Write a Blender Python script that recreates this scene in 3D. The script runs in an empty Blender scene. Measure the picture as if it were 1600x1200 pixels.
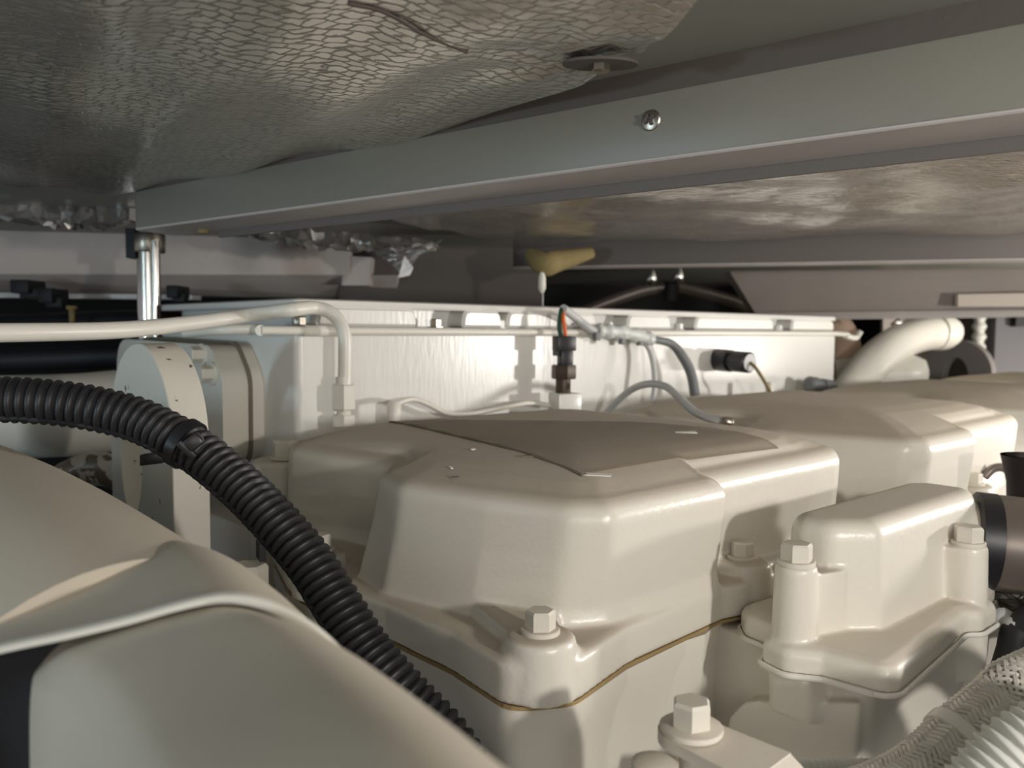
import bpy, bmesh, math, random
from mathutils import Vector, Matrix
random.seed(4)
scn = bpy.context.scene
C = scn.collection
H = 1.0                                    # camera height above the bilge floor; shapes below are written relative to the lens

# ------------------------------------------------------------------ camera
F = 1300.0; PITCH = math.radians(3.74); ROLL = math.radians(0.45)
fwd = Vector((0, math.cos(PITCH), -math.sin(PITCH)))
up0 = Vector((0, math.sin(PITCH), math.cos(PITCH))); r0 = Vector((1, 0, 0))
right = r0*math.cos(ROLL) + up0*math.sin(ROLL); up = up0*math.cos(ROLL) - r0*math.sin(ROLL)
cd = bpy.data.cameras.new('camera'); cam = bpy.data.objects.new('camera', cd); C.objects.link(cam)
cd.sensor_width = 36; cd.lens = 36*F/1600; cd.clip_start = 0.01
m = Matrix((right, up, -fwd)).transposed().to_4x4(); m.translation = (0, 0, H); cam.matrix_world = m
cd.dof.use_dof = True; cd.dof.focus_distance = 0.62; cd.dof.aperture_fstop = cd.lens/3.6
scn.camera = cam
# ------------------------------------------------------------------ light
scn.view_settings.view_transform = 'Standard'; scn.view_settings.look = 'None'
scn.view_settings.exposure = 0.0; scn.view_settings.gamma = 1.0; scn.view_settings.use_curve_mapping = False
w = bpy.data.worlds.new('engine_room_air'); scn.world = w; w.use_nodes = True
w.node_tree.nodes['Background'].inputs[0].default_value = (0.95, 0.97, 1.0, 1)
w.node_tree.nodes['Background'].inputs[1].default_value = 0.33

def area(name, loc, target, size, power, col, sy=None):
    l = bpy.data.lights.new(name, 'AREA'); l.energy = power; l.color = col; l.size = size
    if sy: l.shape = 'RECTANGLE'; l.size_y = sy
    o = bpy.data.objects.new(name, l); C.objects.link(o)
    o.location = Vector(loc) + Vector((0, 0, H))
    o.rotation_euler = (Vector(target)-Vector(loc)).to_track_quat('-Z', 'Y').to_euler()
    return o
area('work_lamp', (0.58, -0.16, 0.05), (0.2, 0.7, -0.16), 0.04, 5.0, (1.0, 0.95, 0.89))
area('engine_side_lamp', (1.40, 0.93, -0.03), (0.2, 1.1, -0.05), 0.07, 8.5, (1.0, 0.96, 0.91))
area('hatch_daylight', (-1.3, -0.12, -0.06), (0.0, 0.9, -0.05), 0.10, 4.2, (0.64, 0.87, 1.0))
area('aisle_lamp', (1.85, 1.75, -0.16), (0.9, 2.0, -0.1), 0.12, 12, (1.0, 0.93, 0.84))
area('soft_fill', (0.1, -0.9, 0.15), (0.1, 0.7, -0.1), 0.9, 5.2, (1.0, 0.95, 0.88), 0.4)  # added soft fill behind the camera, source unseen

# ------------------------------------------------------------------ pixel rays and engine frame
def ray(u, v): return fwd + right*((u-800)/F) - up*((v-600)/F)
def at(u, v, y): r = ray(u, v); return r*(y/r.y)
def atz(u, v, z): r = ray(u, v); return r*(z/r.z)
TH = math.radians(48)
e1 = Vector((math.sin(TH), math.cos(TH), 0)); e2 = Vector((-math.cos(TH), math.sin(TH), 0))
O0 = Vector((0.0643, 0.5643, 0))
def E(a, b, z): return O0 + e1*a + e2*b + Vector((0, 0, z))
def onb(u, v, b): r = ray(u, v); return r*((b + O0.dot(e2))/r.dot(e2))

# ------------------------------------------------------------------ materials
def mat(name, col, rough=0.5, metal=0.0, bump=0.0, scale=200, dust=0.0, dustcol=(0.27, 0.22, 0.16), var=0.0, spec=0.5, coat=0.0, stretch=None):
    m = bpy.data.materials.new(name); m.use_nodes = True
    nt = m.node_tree; N = nt.nodes; L = nt.links
    bs = N['Principled BSDF']
    bs.inputs['Base Color'].default_value = (*col, 1); bs.inputs['Roughness'].default_value = rough
    bs.inputs['Metallic'].default_value = metal; bs.inputs['Specular IOR Level'].default_value = spec
    bs.inputs['Coat Weight'].default_value = coat
    tc = N.new('ShaderNodeNewGeometry')
    csock = None
    if var:
        n = N.new('ShaderNodeTexNoise'); n.inputs['Scale'].default_value = 14; n.inputs['Detail'].default_value = 5
        L.new(tc.outputs['Position'], n.inputs['Vector'])
        mx = N.new('ShaderNodeMix'); mx.data_type = 'RGBA'
        mx.inputs[6].default_value = (*[c*(1-var) for c in col], 1); mx.inputs[7].default_value = (*[min(1, c*(1+var)) for c in col], 1)
        L.new(n.outputs['Fac'], mx.inputs[0]); csock = mx.outputs[2]
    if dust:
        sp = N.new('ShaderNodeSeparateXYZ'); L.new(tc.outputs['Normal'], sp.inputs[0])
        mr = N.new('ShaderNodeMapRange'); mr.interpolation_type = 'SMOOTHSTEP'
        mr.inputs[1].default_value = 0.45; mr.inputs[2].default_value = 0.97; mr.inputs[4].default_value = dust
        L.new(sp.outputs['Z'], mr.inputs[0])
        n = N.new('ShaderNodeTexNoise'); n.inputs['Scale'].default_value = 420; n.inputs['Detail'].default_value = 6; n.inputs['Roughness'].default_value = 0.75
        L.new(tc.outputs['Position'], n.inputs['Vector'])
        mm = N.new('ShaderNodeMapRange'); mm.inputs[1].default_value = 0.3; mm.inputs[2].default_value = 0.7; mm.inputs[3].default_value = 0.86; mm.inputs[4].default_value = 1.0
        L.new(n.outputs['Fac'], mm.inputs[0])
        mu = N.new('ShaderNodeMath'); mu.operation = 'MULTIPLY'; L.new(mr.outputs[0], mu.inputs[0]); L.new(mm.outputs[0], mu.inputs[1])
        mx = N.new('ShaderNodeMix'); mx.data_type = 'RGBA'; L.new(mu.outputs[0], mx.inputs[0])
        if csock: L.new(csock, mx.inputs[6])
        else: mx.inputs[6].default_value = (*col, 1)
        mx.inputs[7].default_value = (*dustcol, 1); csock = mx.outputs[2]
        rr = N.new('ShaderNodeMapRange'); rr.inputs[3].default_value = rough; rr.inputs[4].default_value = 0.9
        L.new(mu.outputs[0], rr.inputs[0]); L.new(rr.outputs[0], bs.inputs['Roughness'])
    if csock: L.new(csock, bs.inputs['Base Color'])
    if bump:
        n = N.new('ShaderNodeTexNoise'); n.inputs['Scale'].default_value = scale; n.inputs['Detail'].default_value = 3
        if stretch:
            mp = N.new('ShaderNodeMapping'); mp.inputs['Scale'].default_value = stretch; L.new(tc.outputs['Position'], mp.inputs['Vector']); L.new(mp.outputs[0], n.inputs['Vector'])
        else: L.new(tc.outputs['Position'], n.inputs['Vector'])
        b = N.new('ShaderNodeBump'); b.inputs['Strength'].default_value = bump; b.inputs['Distance'].default_value = 0.002
        L.new(n.outputs['Fac'], b.inputs['Height']); L.new(b.outputs['Normal'], bs.inputs['Normal'])
    return m

CREAM = (0.665, 0.63, 0.555)
M = {}
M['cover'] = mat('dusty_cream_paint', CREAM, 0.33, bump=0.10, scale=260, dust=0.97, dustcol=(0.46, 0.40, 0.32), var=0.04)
M['cream'] = mat('cream_paint', (0.68, 0.645, 0.565), 0.33, bump=0.12, scale=220, dust=0.6, dustcol=(0.46, 0.40, 0.32), var=0.05)
M['white'] = mat('white_gloss_paint', (0.76, 0.75, 0.71), 0.28, bump=0.16, scale=190, dust=0.3, var=0.03, stretch=(1, 1, 0.18))
M['pipe'] = mat('cream_pipe_paint', (0.72, 0.70, 0.63), 0.35, bump=0.05, scale=300, var=0.06)
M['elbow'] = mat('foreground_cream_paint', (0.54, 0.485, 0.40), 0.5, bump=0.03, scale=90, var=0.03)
M['decal'] = mat('worn_decal', (0.58, 0.51, 0.41), 0.8, bump=0.14, scale=240, var=0.08)
M['decal_edge'] = mat('decal_edge', (0.18, 0.15, 0.11), 0.8)
M['gasket'] = mat('aged_gasket', (0.30, 0.21, 0.09), 0.8, bump=0.2, var=0.4)
M['beam'] = mat('grey_green_beam_paint', (0.19, 0.18, 0.15), 0.42, bump=0.06, scale=160, var=0.05)
M['beamlip'] = mat('lit_beam_edge', (0.46, 0.42, 0.40), 0.45, bump=0.05, scale=90, var=0.1)  # paler than the web: light from below put into the colour
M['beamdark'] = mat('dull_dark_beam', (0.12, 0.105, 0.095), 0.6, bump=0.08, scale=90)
M['brown'] = mat('dull_brown', (0.085, 0.07, 0.06), 0.7, bump=0.2, scale=120)
M['steel'] = mat('bolt_steel', (0.42, 0.38, 0.32), 0.35, 1.0, bump=0.1)
M['chrome'] = mat('polished_stainless', (0.72, 0.69, 0.65), 0.2, 1.0)
M['black'] = mat('black_plastic', (0.012, 0.012, 0.014), 0.38, bump=0.03)
M['hose'] = mat('black_corrugated_plastic', (0.014, 0.014, 0.016), 0.48, bump=0.02)
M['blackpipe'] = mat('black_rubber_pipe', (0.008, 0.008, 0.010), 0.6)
M['green'] = mat('green_wire', (0.01, 0.06, 0.03), 0.5)
M['orange'] = mat('orange_wire', (0.75, 0.13, 0.02), 0.5)
M['greycable'] = mat('grey_cable', (0.50, 0.51, 0.51), 0.45)
M['darkcable'] = mat('speckled_grey_loom', (0.15, 0.16, 0.165), 0.5, bump=0.6, scale=420)
M['tape'] = mat('clear_taped_wire', (0.60, 0.62, 0.60), 0.2, bump=0.9, scale=170)
M['brass'] = mat('brown_sensor_body', (0.075, 0.055, 0.04), 0.45, 0.4)
M['tan'] = mat('tan_lagging', (0.62, 0.46, 0.35), 0.6, var=0.06)
M['palestrip'] = mat('pale_strip_paint', (0.66, 0.57, 0.49), 0.6)
M['stringer'] = mat('deep_taupe_paint', (0.33, 0.285, 0.255), 0.7, bump=0.1, scale=60, var=0.1)
M['hull'] = mat('taupe_hull_paint', (0.56, 0.50, 0.46), 0.75, bump=0.15, scale=60, var=0.12)
M['hullbrown'] = mat('brown_grey_panel', (0.09, 0.075, 0.066), 0.75, bump=0.1, var=0.08)
M['dark'] = mat('void_black', (0.012, 0.012, 0.013), 0.85)  # near-black colour stands in for the unlit void at the back
M['floor'] = mat('bilge_floor_paint', (0.10, 0.095, 0.09), 0.8, var=0.2)
M['ceil'] = mat('ceiling_plate_paint', (0.26, 0.26, 0.225), 0.45, bump=0.05, scale=80)
M['grey'] = mat('grey_cabinet_paint', (0.17, 0.165, 0.18), 0.6)
M['greyeye'] = mat('grey_painted_lug', (0.20, 0.185, 0.18), 0.55)
M['yellow'] = mat('yellow_foam', (0.22, 0.17, 0.07), 0.9, bump=0.6, scale=120)
M['silicone'] = mat('brown_silicone_hose', (0.20, 0.17, 0.15), 0.33, 0.5)
M['funnel'] = mat('dark_brown_rubber', (0.035, 0.026, 0.026), 0.5)
M['braid'] = mat('braid_cord', (0.60, 0.57, 0.51), 0.42, 0.3)
M['braid_dark'] = mat('dark_braid_cord', (0.10, 0.09, 0.08), 0.35, 0.6)
M['braid_core'] = mat('braid_core', (0.16, 0.145, 0.13), 0.7)
M['conduit'] = mat('white_corrugated_conduit', (0.62, 0.62, 0.58), 0.4)
M['blue'] = mat('dark_blue_paint', (0.012, 0.05, 0.09), 0.6)
M['primer'] = mat('brown_primer_patch', (0.13, 0.075, 0.06), 0.6)
M['whitepaper'] = mat('white_sheet', (0.72, 0.72, 0.72), 0.7)

def chipped(name, col, chip, lo, scale):
    """paint with irregular worn-through patches"""
    m = mat(name, col, 0.35, bump=0.12, scale=200)
    nt = m.node_tree; N = nt.nodes; L = nt.links; bs = N['Principled BSDF']
    g = N.new('ShaderNodeNewGeometry'); n = N.new('ShaderNodeTexNoise'); n.inputs['Scale'].default_value = scale; n.inputs['Detail'].default_value = 4
    L.new(g.outputs['Position'], n.inputs['Vector'])
    r = N.new('ShaderNodeMapRange'); r.inputs[1].default_value = lo; r.inputs[2].default_value = lo+0.015
    L.new(n.outputs['Fac'], r.inputs[0])
    mx = N.new('ShaderNodeMix'); mx.data_type = 'RGBA'; mx.inputs[6].default_value = (*col, 1); mx.inputs[7].default_value = (*chip, 1)
    L.new(r.outputs[0], mx.inputs[0]); L.new(mx.outputs[2], bs.inputs['Base Color'])
    return m
M['chip'] = chipped('chipped_cream_paint', (0.68, 0.645, 0.56), (0.10, 0.06, 0.05), 0.70, 60)
M['camo'] = chipped('flaking_cream_paint', (0.50, 0.45, 0.38), (0.16, 0.12, 0.09), 0.53, 45)

def foil_mat(name, col, rough, sx, sy, bump, rot=-44):
    """quilted aluminium foil: small stretched cells of a glass-cloth backed facing"""
    m = bpy.data.materials.new(name); m.use_nodes = True
    nt = m.node_tree; N = nt.nodes; L = nt.links; bs = N['Principled BSDF']
    bs.inputs['Metallic'].default_value = 0.9; bs.inputs['Roughness'].default_value = rough
    g = N.new('ShaderNodeNewGeometry'); mp = N.new('ShaderNodeMapping')
    mp.inputs['Rotation'].default_value = (0, 0, math.radians(rot)); mp.inputs['Scale'].default_value = (sx, sy, 40)
    L.new(g.outputs['Position'], mp.inputs['Vector'])
    n = N.new('ShaderNodeTexNoise'); n.inputs['Scale'].default_value = 45; n.inputs['Detail'].default_value = 5; L.new(g.outputs['Position'], n.inputs['Vector'])
    wob = N.new('ShaderNodeVectorMath'); wob.operation = 'MULTIPLY_ADD'; L.new(n.outputs['Color'], wob.inputs[0]); wob.inputs[1].default_value = (2.2, 2.2, 0); L.new(mp.outputs[0], wob.inputs[2])
    v2 = N.new('ShaderNodeTexBrick'); v2.inputs['Scale'].default_value = 1.0; v2.inputs['Brick Width'].default_value = 1.0; v2.inputs['Row Height'].default_value = 1.0
    v2.inputs['Mortar Size'].default_value = 0.13; v2.inputs['Mortar Smooth'].default_value = 1.0; v2.inputs['Bias'].default_value = 0
    v2.inputs['Color1'].default_value = (1, 1, 1, 1); v2.inputs['Color2'].default_value = (0.55, 0.55, 0.55, 1); v2.inputs['Mortar'].default_value = (0, 0, 0, 1); L.new(wob.outputs[0], v2.inputs['Vector'])
    ed = N.new('ShaderNodeMapRange'); ed.inputs[2].default_value = 0.8; L.new(v2.outputs['Color'], ed.inputs[0])
    a = N.new('ShaderNodeMath'); a.operation = 'MULTIPLY_ADD'; L.new(n.outputs['Fac'], a.inputs[0]); a.inputs[1].default_value = 1.6; L.new(ed.outputs[0], a.inputs[2])
    b = N.new('ShaderNodeBump'); b.inputs['Strength'].default_value = bump; b.inputs['Distance'].default_value = 0.0025
    L.new(a.outputs[0], b.inputs['Height']); L.new(b.outputs['Normal'], bs.inputs['Normal'])
    mx = N.new('ShaderNodeMix'); mx.data_type = 'RGBA'; mx.inputs[6].default_value = (*[c*0.62 for c in col], 1); mx.inputs[7].default_value = (*col, 1)
    L.new(ed.outputs[0], mx.inputs[0]); L.new(mx.outputs[2], bs.inputs['Base Color'])
    return m
M['foil'] = foil_mat('quilted_foil', (0.78, 0.75, 0.69), 0.27, 78, 125, 0.26)
M['foil2'] = foil_mat('brushed_foil', (0.86, 0.82, 0.79), 0.20, 16, 200, 0.5, -50)
M['crinkle'] = mat('crumpled_foil', (0.82, 0.79, 0.76), 0.3, 0.75, bump=0.5, scale=45)

# ------------------------------------------------------------------ mesh helpers (coordinates relative to the lens)
def catmull(pts, n=8):
    pts = [Vector(p) for p in pts]
    if len(pts) < 3: return pts
    P = [pts[0]*2-pts[1]] + pts + [pts[-1]*2-pts[-2]]
    out = []
    for i in range(1, len(P)-2):
        for k in range(n):
            t = k/n; a, b, c, d = P[i-1:i+3]
            out.append(0.5*((2*b) + (c-a)*t + (2*a-5*b+4*c-d)*t*t + (3*b-a-3*c+d)*t**3))
    out.append(pts[-1]); return out
def loft(bm, loops, cap0=True, cap1=True, closed=True):
    vs = [[bm.verts.new(p) for p in lp] for lp in loops]
    n = len(vs[0])
    for a, b in zip(vs, vs[1:]):
        for i in range(n if closed else n-1):
            j = (i+1) % n
            bm.faces.new((a[i], a[j], b[j], b[i]))
    if cap0: bm.faces.new(vs[0][::-1])
    if cap1: bm.faces.new(vs[-1])
    return vs
def frames(pts):
    T = []
    for i in range(len(pts)):
        t = pts[min(i+1, len(pts)-1)]-pts[max(i-1, 0)]; T.append(t.normalized())
    n = T[0].orthogonal().normalized(); fr = []
    for i, t in enumerate(T):
        if i: n = (n - t*n.dot(t)).normalized()
        fr.append((t, n, t.cross(n)))
    return fr
def tube(bm, pts, r, n=12, smooth=8, cap=True):
    pts = catmull(pts, smooth) if smooth else [Vector(p) for p in pts]
    fr = frames(pts); loops = []
    for i, (p, (t, a, b)) in enumerate(zip(pts, fr)):
        rr = r(i/(len(pts)-1)) if callable(r) else r
        loops.append([p + (a*math.cos(2*math.pi*k/n) + b*math.sin(2*math.pi*k/n))*rr for k in range(n)])
    loft(bm, loops, cap, cap)
def lathe(bm, p, axis, prof, n=24, ref=None, cap=True):
    """prof: list of (radius, distance along axis)"""
    axis = Vector(axis).normalized(); a = (ref if ref else axis.orthogonal()).normalized(); b = axis.cross(a); p = Vector(p)
    loft(bm, [[p + axis*d + (a*math.cos(2*math.pi*k/n)+b*math.sin(2*math.pi*k/n))*r for k in range(n)] for r, d in prof], cap, cap)
def box8(bm, P, bev=0.0, seg=2):
    """P: 4 bottom + 4 top corners"""
    vs = [bm.verts.new(p) for p in P]
    fs = [bm.faces.new([vs[i] for i in q]) for q in ((3, 2, 1, 0), (4, 5, 6, 7), (0, 1, 5, 4), (1, 2, 6, 5), (2, 3, 7, 6), (3, 0, 4, 7))]
    if bev:
        es = list({e for f in fs for e in f.edges})
        bmesh.ops.bevel(bm, geom=es, offset=bev, segments=seg, profile=0.5, affect='EDGES', clamp_overlap=True)
def ebox(bm, a0, a1, b0, b1, z0, z1, bev=0.0, seg=2):
    box8(bm, [E(a0, b0, z0), E(a1, b0, z0), E(a1, b1, z0), E(a0, b1, z0), E(a0, b0, z1), E(a1, b0, z1), E(a1, b1, z1), E(a0, b1, z1)], bev, seg)
def wbox(bm, x0, x1, y0, y1, z0, z1, bev=0.0):
    box8(bm, [(x0, y0, z0), (x1, y0, z0), (x1, y1, z0), (x0, y1, z0), (x0, y0, z1), (x1, y0, z1), (x1, y1, z1), (x0, y1, z1)], bev)
def dbox(bm, p, dx, dy, dz, sx, sy, sz, bev=0.0):
    """box centred at p with axes"""
    p = Vector(p); dx = Vector(dx)*sx/2; dy = Vector(dy)*sy/2; dz = Vector(dz)*sz/2
    box8(bm, [p-dx-dy-dz, p+dx-dy-dz, p+dx+dy-dz, p-dx+dy-dz, p-dx-dy+dz, p+dx-dy+dz, p+dx+dy+dz, p-dx+dy+dz], bev)
def rpoly(pts, seg=5):
    """rounded polygon in 2D; pts: (x, y, r)"""
    out = []; n = len(pts)
    for i in range(n):
        p = Vector(pts[i][:2]); r = pts[i][2]
        d0 = (Vector(pts[i-1][:2])-p); d1 = (Vector(pts[(i+1) % n][:2])-p)
        l = min(d0.length, d1.length)*0.49; d0.normalize(); d1.normalize()
        ang = d0.angle(d1); t = min(r/max(math.tan(ang/2), 1e-3), l)
        a = p+d0*t; b = p+d1*t
        for k in range(seg):
            s = k/(seg-1); out.append((a*(1-s)**2 + p*2*s*(1-s) + b*s*s))
    return out
def inset(loop, d):
    """move a counter-clockwise 2D loop inwards by d"""
    n = len(loop); out = []
    for i in range(n):
        t = (loop[(i+1) % n]-loop[i-1])
        if t.length < 1e-9: out.append(loop[i].copy()); continue
        t.normalize(); out.append(loop[i] + Vector((-t.y, t.x))*d)
    return out
def prism(bm, pts, a, b):
    """polygon pts (3D) extruded by vector b-a"""
    off = Vector(b)-Vector(a); loft(bm, [pts, [Vector(p)+off for p in pts]])

ROOTS = {}
def thing(name, label, cat, loc, group=None):
    o = bpy.data.objects.new(name, None); C.objects.link(o); o.empty_display_size = 0.05
    o.location = Vector(loc) + Vector((0, 0, H)); o['label'] = label; o['category'] = cat
    if group: o['group'] = group
    return o
def absloc(o):
    p = Vector(o.location)
    while o.parent: o = o.parent; p = p + Vector(o.location)
    return p
def obj(name, bm, m, parent=None, smooth=40, label=None, cat=None, group=None, kind=None):
    bmesh.ops.recalc_face_normals(bm, faces=bm.faces)
    me = bpy.data.meshes.new(name); 
    c = sum((v.co for v in bm.verts), Vector())/max(1, len(bm.verts))
    bmesh.ops.translate(bm, verts=bm.verts, vec=-c)
    bm.to_mesh(me); bm.free()
    me.materials.append(M[m])
    if smooth:
        me.polygons.foreach_set('use_smooth', [True]*len(me.polygons)); me.set_sharp_from_angle(angle=math.radians(smooth))
    o = bpy.data.objects.new(name, me); C.objects.link(o)
    base = c + Vector((0, 0, H))
    o.location = base - (absloc(parent) if parent else Vector())
    if parent: o.parent = parent
    if label: o['label'] = label
    if cat: o['category'] = cat
    if group: o['group'] = group
    if kind: o['kind'] = kind
    return o
def remesh(o, voxel, iters):
    """weld the intersecting pieces of a casting into one skin with soft fillets"""
    md = o.modifiers.new('r', 'REMESH'); md.mode = 'VOXEL'; md.voxel_size = voxel
    s = o.modifiers.new('s', 'SMOOTH'); s.factor = 0.5; s.iterations = iters
    dg = bpy.context.evaluated_depsgraph_get(); ev = o.evaluated_get(dg)
    me = bpy.data.meshes.new_from_object(ev); mt = o.data.materials[0]
    o.modifiers.clear(); o.data = me; me.materials.clear(); me.materials.append(mt)
    me.polygons.foreach_set('use_smooth', [True]*len(me.polygons))
    at_ = me.attributes.get('sharp_edge')
    if at_: me.attributes.remove(at_)
def copy_tree(o, off, label=None, parent=None):
    c = o.copy(); C.objects.link(c)
    if parent: c.parent = parent
    else: c.location = Vector(o.location) + off
    if label: c['label'] = label
    for ch in [x for x in bpy.data.objects if x.parent == o]: copy_tree(ch, off, None, c)
    return c
def B(): return bmesh.new()
def hexbolt(p, axis, af, h, parent, m='cream', washer=1.28, rot=0.0, name='bolt'):
    """hex head bolt with chamfered head over a washer; p: centre of the washer's seat"""
    axis = Vector(axis).normalized(); p = Vector(p); R = af/2/math.cos(math.pi/6)
    ref = axis.orthogonal().normalized(); ref = Matrix.Rotation(rot, 3, axis) @ ref
    wt = 0.0032
    bm = B(); lathe(bm, p+axis*wt*0.9, axis, [(R*0.98, 0), (R, h*0.08), (R, h*0.86), (R*0.86, h)], 6, ref)
    o = obj(name, bm, m, parent, 30)
    bm = B(); q = R*washer; lathe(bm, p, axis, [(q*0.97, -0.0005), (q, 0.0004), (q, wt-0.0006), (q*0.95, wt)], 24)
    obj('washer', bm, m, o, 40)
    return o

# ================================================================== SETTING
bm = B(); wbox(bm, -3, 3.2, -1.6, 3.4, -1.04, -1.0); obj('floor', bm, 'floor', kind='structure')
bm = B(); wbox(bm, -3, 3.2, -0.6, 3.4, 0.184, 0.22); obj('ceiling', bm, 'ceil', kind='structure')
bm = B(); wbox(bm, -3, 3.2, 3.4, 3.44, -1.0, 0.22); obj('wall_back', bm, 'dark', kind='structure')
bm = B(); wbox(bm, 3.2, 3.24, -1.6, 3.44, -1.0, 0.22); obj('wall_right', bm, 'hullbrown', kind='structure')

# hull stringer across the back at the left: upright band, slope under it, pale bottom lip
def strip(bm, u0, u1, v0a, v0b, v1a, v1b, y0, y1, th=0.03, dyb=0.0):
    """upright slab whose front face spans the given pixels at depths y0 (left) .. y1 (right)"""
    p = [at(u0, v1a, y0+dyb), at(u1, v1b, y1+dyb), at(u1, v0b, y1), at(u0, v0a, y0)]
    off = Vector((0, th, 0)); loft(bm, [p, [q+off for q in p]])
bm = B(); strip(bm, -160, 545, 350, 372, 428, 430, 1.60, 1.75, 0.04); obj('trim_1', bm, 'hull', kind='structure', smooth=0)
bm = B(); strip(bm, -160, 620, 428, 430, 456, 467, 1.60, 1.78, 0.03, 0.10); obj('trim_2', bm, 'hull', kind='structure', smooth=0)
bm = B(); strip(bm, -160, 300, 455, 461, 463, 468, 1.66, 1.72, 0.05); obj('trim_3', bm, 'whitepaper', kind='structure', smooth=0)
bm = B(); strip(bm, 530, 846, 360, 360, 520, 520, 1.80, 1.92, 0.04); obj('trim_4', bm, 'hullbrown', kind='structure', smooth=0)

# ------------------------------------------------------------------ deck beams
def beam(name, label, p0, p1, zb, zt, deep, mt_web):
    """channel beam along p0->p1 (front lower edge), deep = flange depth away from the camera"""
    p0 = Vector(p0); p1 = Vector(p1); d = (p1-p0).normalized(); n = Vector((-d.y, d.x, 0))
    if n.y < 0: n = -n
    root = thing(name, label, 'beam', (p0+p1)/2 + Vector((0, 0, zb-(p0.z+p1.z)/2)), 'grey deck beams')
    L = (p1-p0).length; mid = (p0+p1)/2; Z3 = Vector((0, 0, 1))
    def part(nm, y0, y1, z0, z1, mt, bev=0.0006, l0=0, l1=0):
        bm = B(); c = Vector((mid.x, mid.y, 0)) + n*(y0+y1)/2 + Z3*(z0+z1)/2 + d*(l0-l1)/2
        dbox(bm, c, d, n, Z3, L-l0-l1, y1-y0, z1-z0, bev); return obj(nm, bm, mt, root)
    part('web', 0, 0.004, zb+0.0005, zt, mt_web)
    # bent bottom lip: a sloping strip turned back under the web
    bm = B()
    a = [(0.0, zb+0.0015), (0.0, zb), (0.0012, zb-0.001), (deep, zb-0.003), (deep, zb+0.0015), (0.0035, zb+0.0015)]
    s0 = Vector((p0.x, p0.y, 0)); s1 = Vector((p1.x, p1.y, 0))
    loft(bm, [[s0+n*y+Z3*z for y, z in a], [s1+n*y+Z3*z for y, z in a]]); obj('bottom_flange', bm, 'beamlip', root, 25)
    part('rear_web', deep-0.003, deep, zb+0.0015, zt, mt_web, 0)
    part('top_strip', 0.0015, 0.012, zt, 0.184, 'brown', 0)  # dark brown strip between the web top and the ceiling
    return root, d, n
bd0 = atz(1600, 172, 0.12); bd1 = atz(212, 358.5, 0.12); dd = (bd0-bd1).normalized()
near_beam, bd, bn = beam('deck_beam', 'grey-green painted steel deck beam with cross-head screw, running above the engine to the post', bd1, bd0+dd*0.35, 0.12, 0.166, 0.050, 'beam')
# second return strip behind the bottom flange
bm = B()
s0 = bd1+bn*0.051+dd*0.10; s1 = bd0+dd*0.35+bn*0.051
prof = [(0, 0.1085), (0.004, 0.1085), (0.022, 0.112), (0.022, 0.16), (0, 0.16)]
loft(bm, [[Vector((s.x, s.y, 0))+bn*y+Vector((0, 0, z)) for y, z in prof] for s in (s0, s1)])
obj('return_flange', bm, 'beamdark', near_beam, 0)
# cross-head screw on the beam face
sp = None
r = ray(1017, 188); t = (bd0.dot(bn))/r.dot(bn); sp = r*t
bm = B(); lathe(bm, sp+bn*0.0008, -bn, [(0.0076, 0), (0.0076, 0.0010), (0.0068, 0.0020), (0.0050, 0.0026), (0.0020, 0.0029)], 20)
scr = obj('screw', bm, 'steel', near_beam, 30)
bm = B()
for q in (0.5, 0.5+math.pi/2):
    dx = bd*math.cos(q)+Vector((0, 0, 1))*math.sin(q); dz = bd*-math.sin(q)+Vector((0, 0, 1))*math.cos(q)
    dbox(bm, sp-bn*0.0030, dx, bn, dz, 0.0086, 0.0014, 0.0018)
obj('cross_recess', bm, 'brown', scr, 0)
fb0 = Vector((0.0, 1.625, 0.12)); fb1 = Vector((1.05, 1.277, 0.12))
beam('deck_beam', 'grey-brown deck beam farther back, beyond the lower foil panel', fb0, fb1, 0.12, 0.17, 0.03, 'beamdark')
fd = atz(1150, 497, 0.028); 
# deeper third beam at the far right
bm = B()
t3 = thing('hull_stringer', 'deep taupe stringer at far right behind the white pipes', 'beam', (1.0, 2.05, 0.03))
a0 = at(1140, 424, 2.05); a1 = at(1760, 418, 1.75); b0 = at(1180, 489, 2.05); b1 = at(1760, 484, 1.75)
loft(bm, [[b0, b1, a1, a0], [p+Vector((0, 0.05, 0)) for p in (b0, b1, a1, a0)]]); obj('web', bm, 'stringer', t3, 0)
bm = B(); c0 = at(1180, 489, 2.03); c1 = at(1760, 482, 1.73); d0 = at(1190, 500, 2.03); d1 = at(1570, 496, 1.82); d2 = at(1760, 490, 1.73)
loft(bm, [[d0, d1, d2, c1, c0], [p+Vector((0, 0.05, 0)) for p in (d0, d1, d2, c1, c0)]]); obj('bottom_lip', bm, 'beamlip', t3, 0)
bm = B(); q = [at(1497, 479, 1.84), at(1760, 479, 1.715), at(1760, 455, 1.715), at(1497, 460, 1.84)]
loft(bm, [q, [p+Vector((0, 0.012, 0)) for p in q]]); obj('cream_strip', bm, 'palestrip', t3, 0, label='pale cream strip fixed along the stringer')

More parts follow.
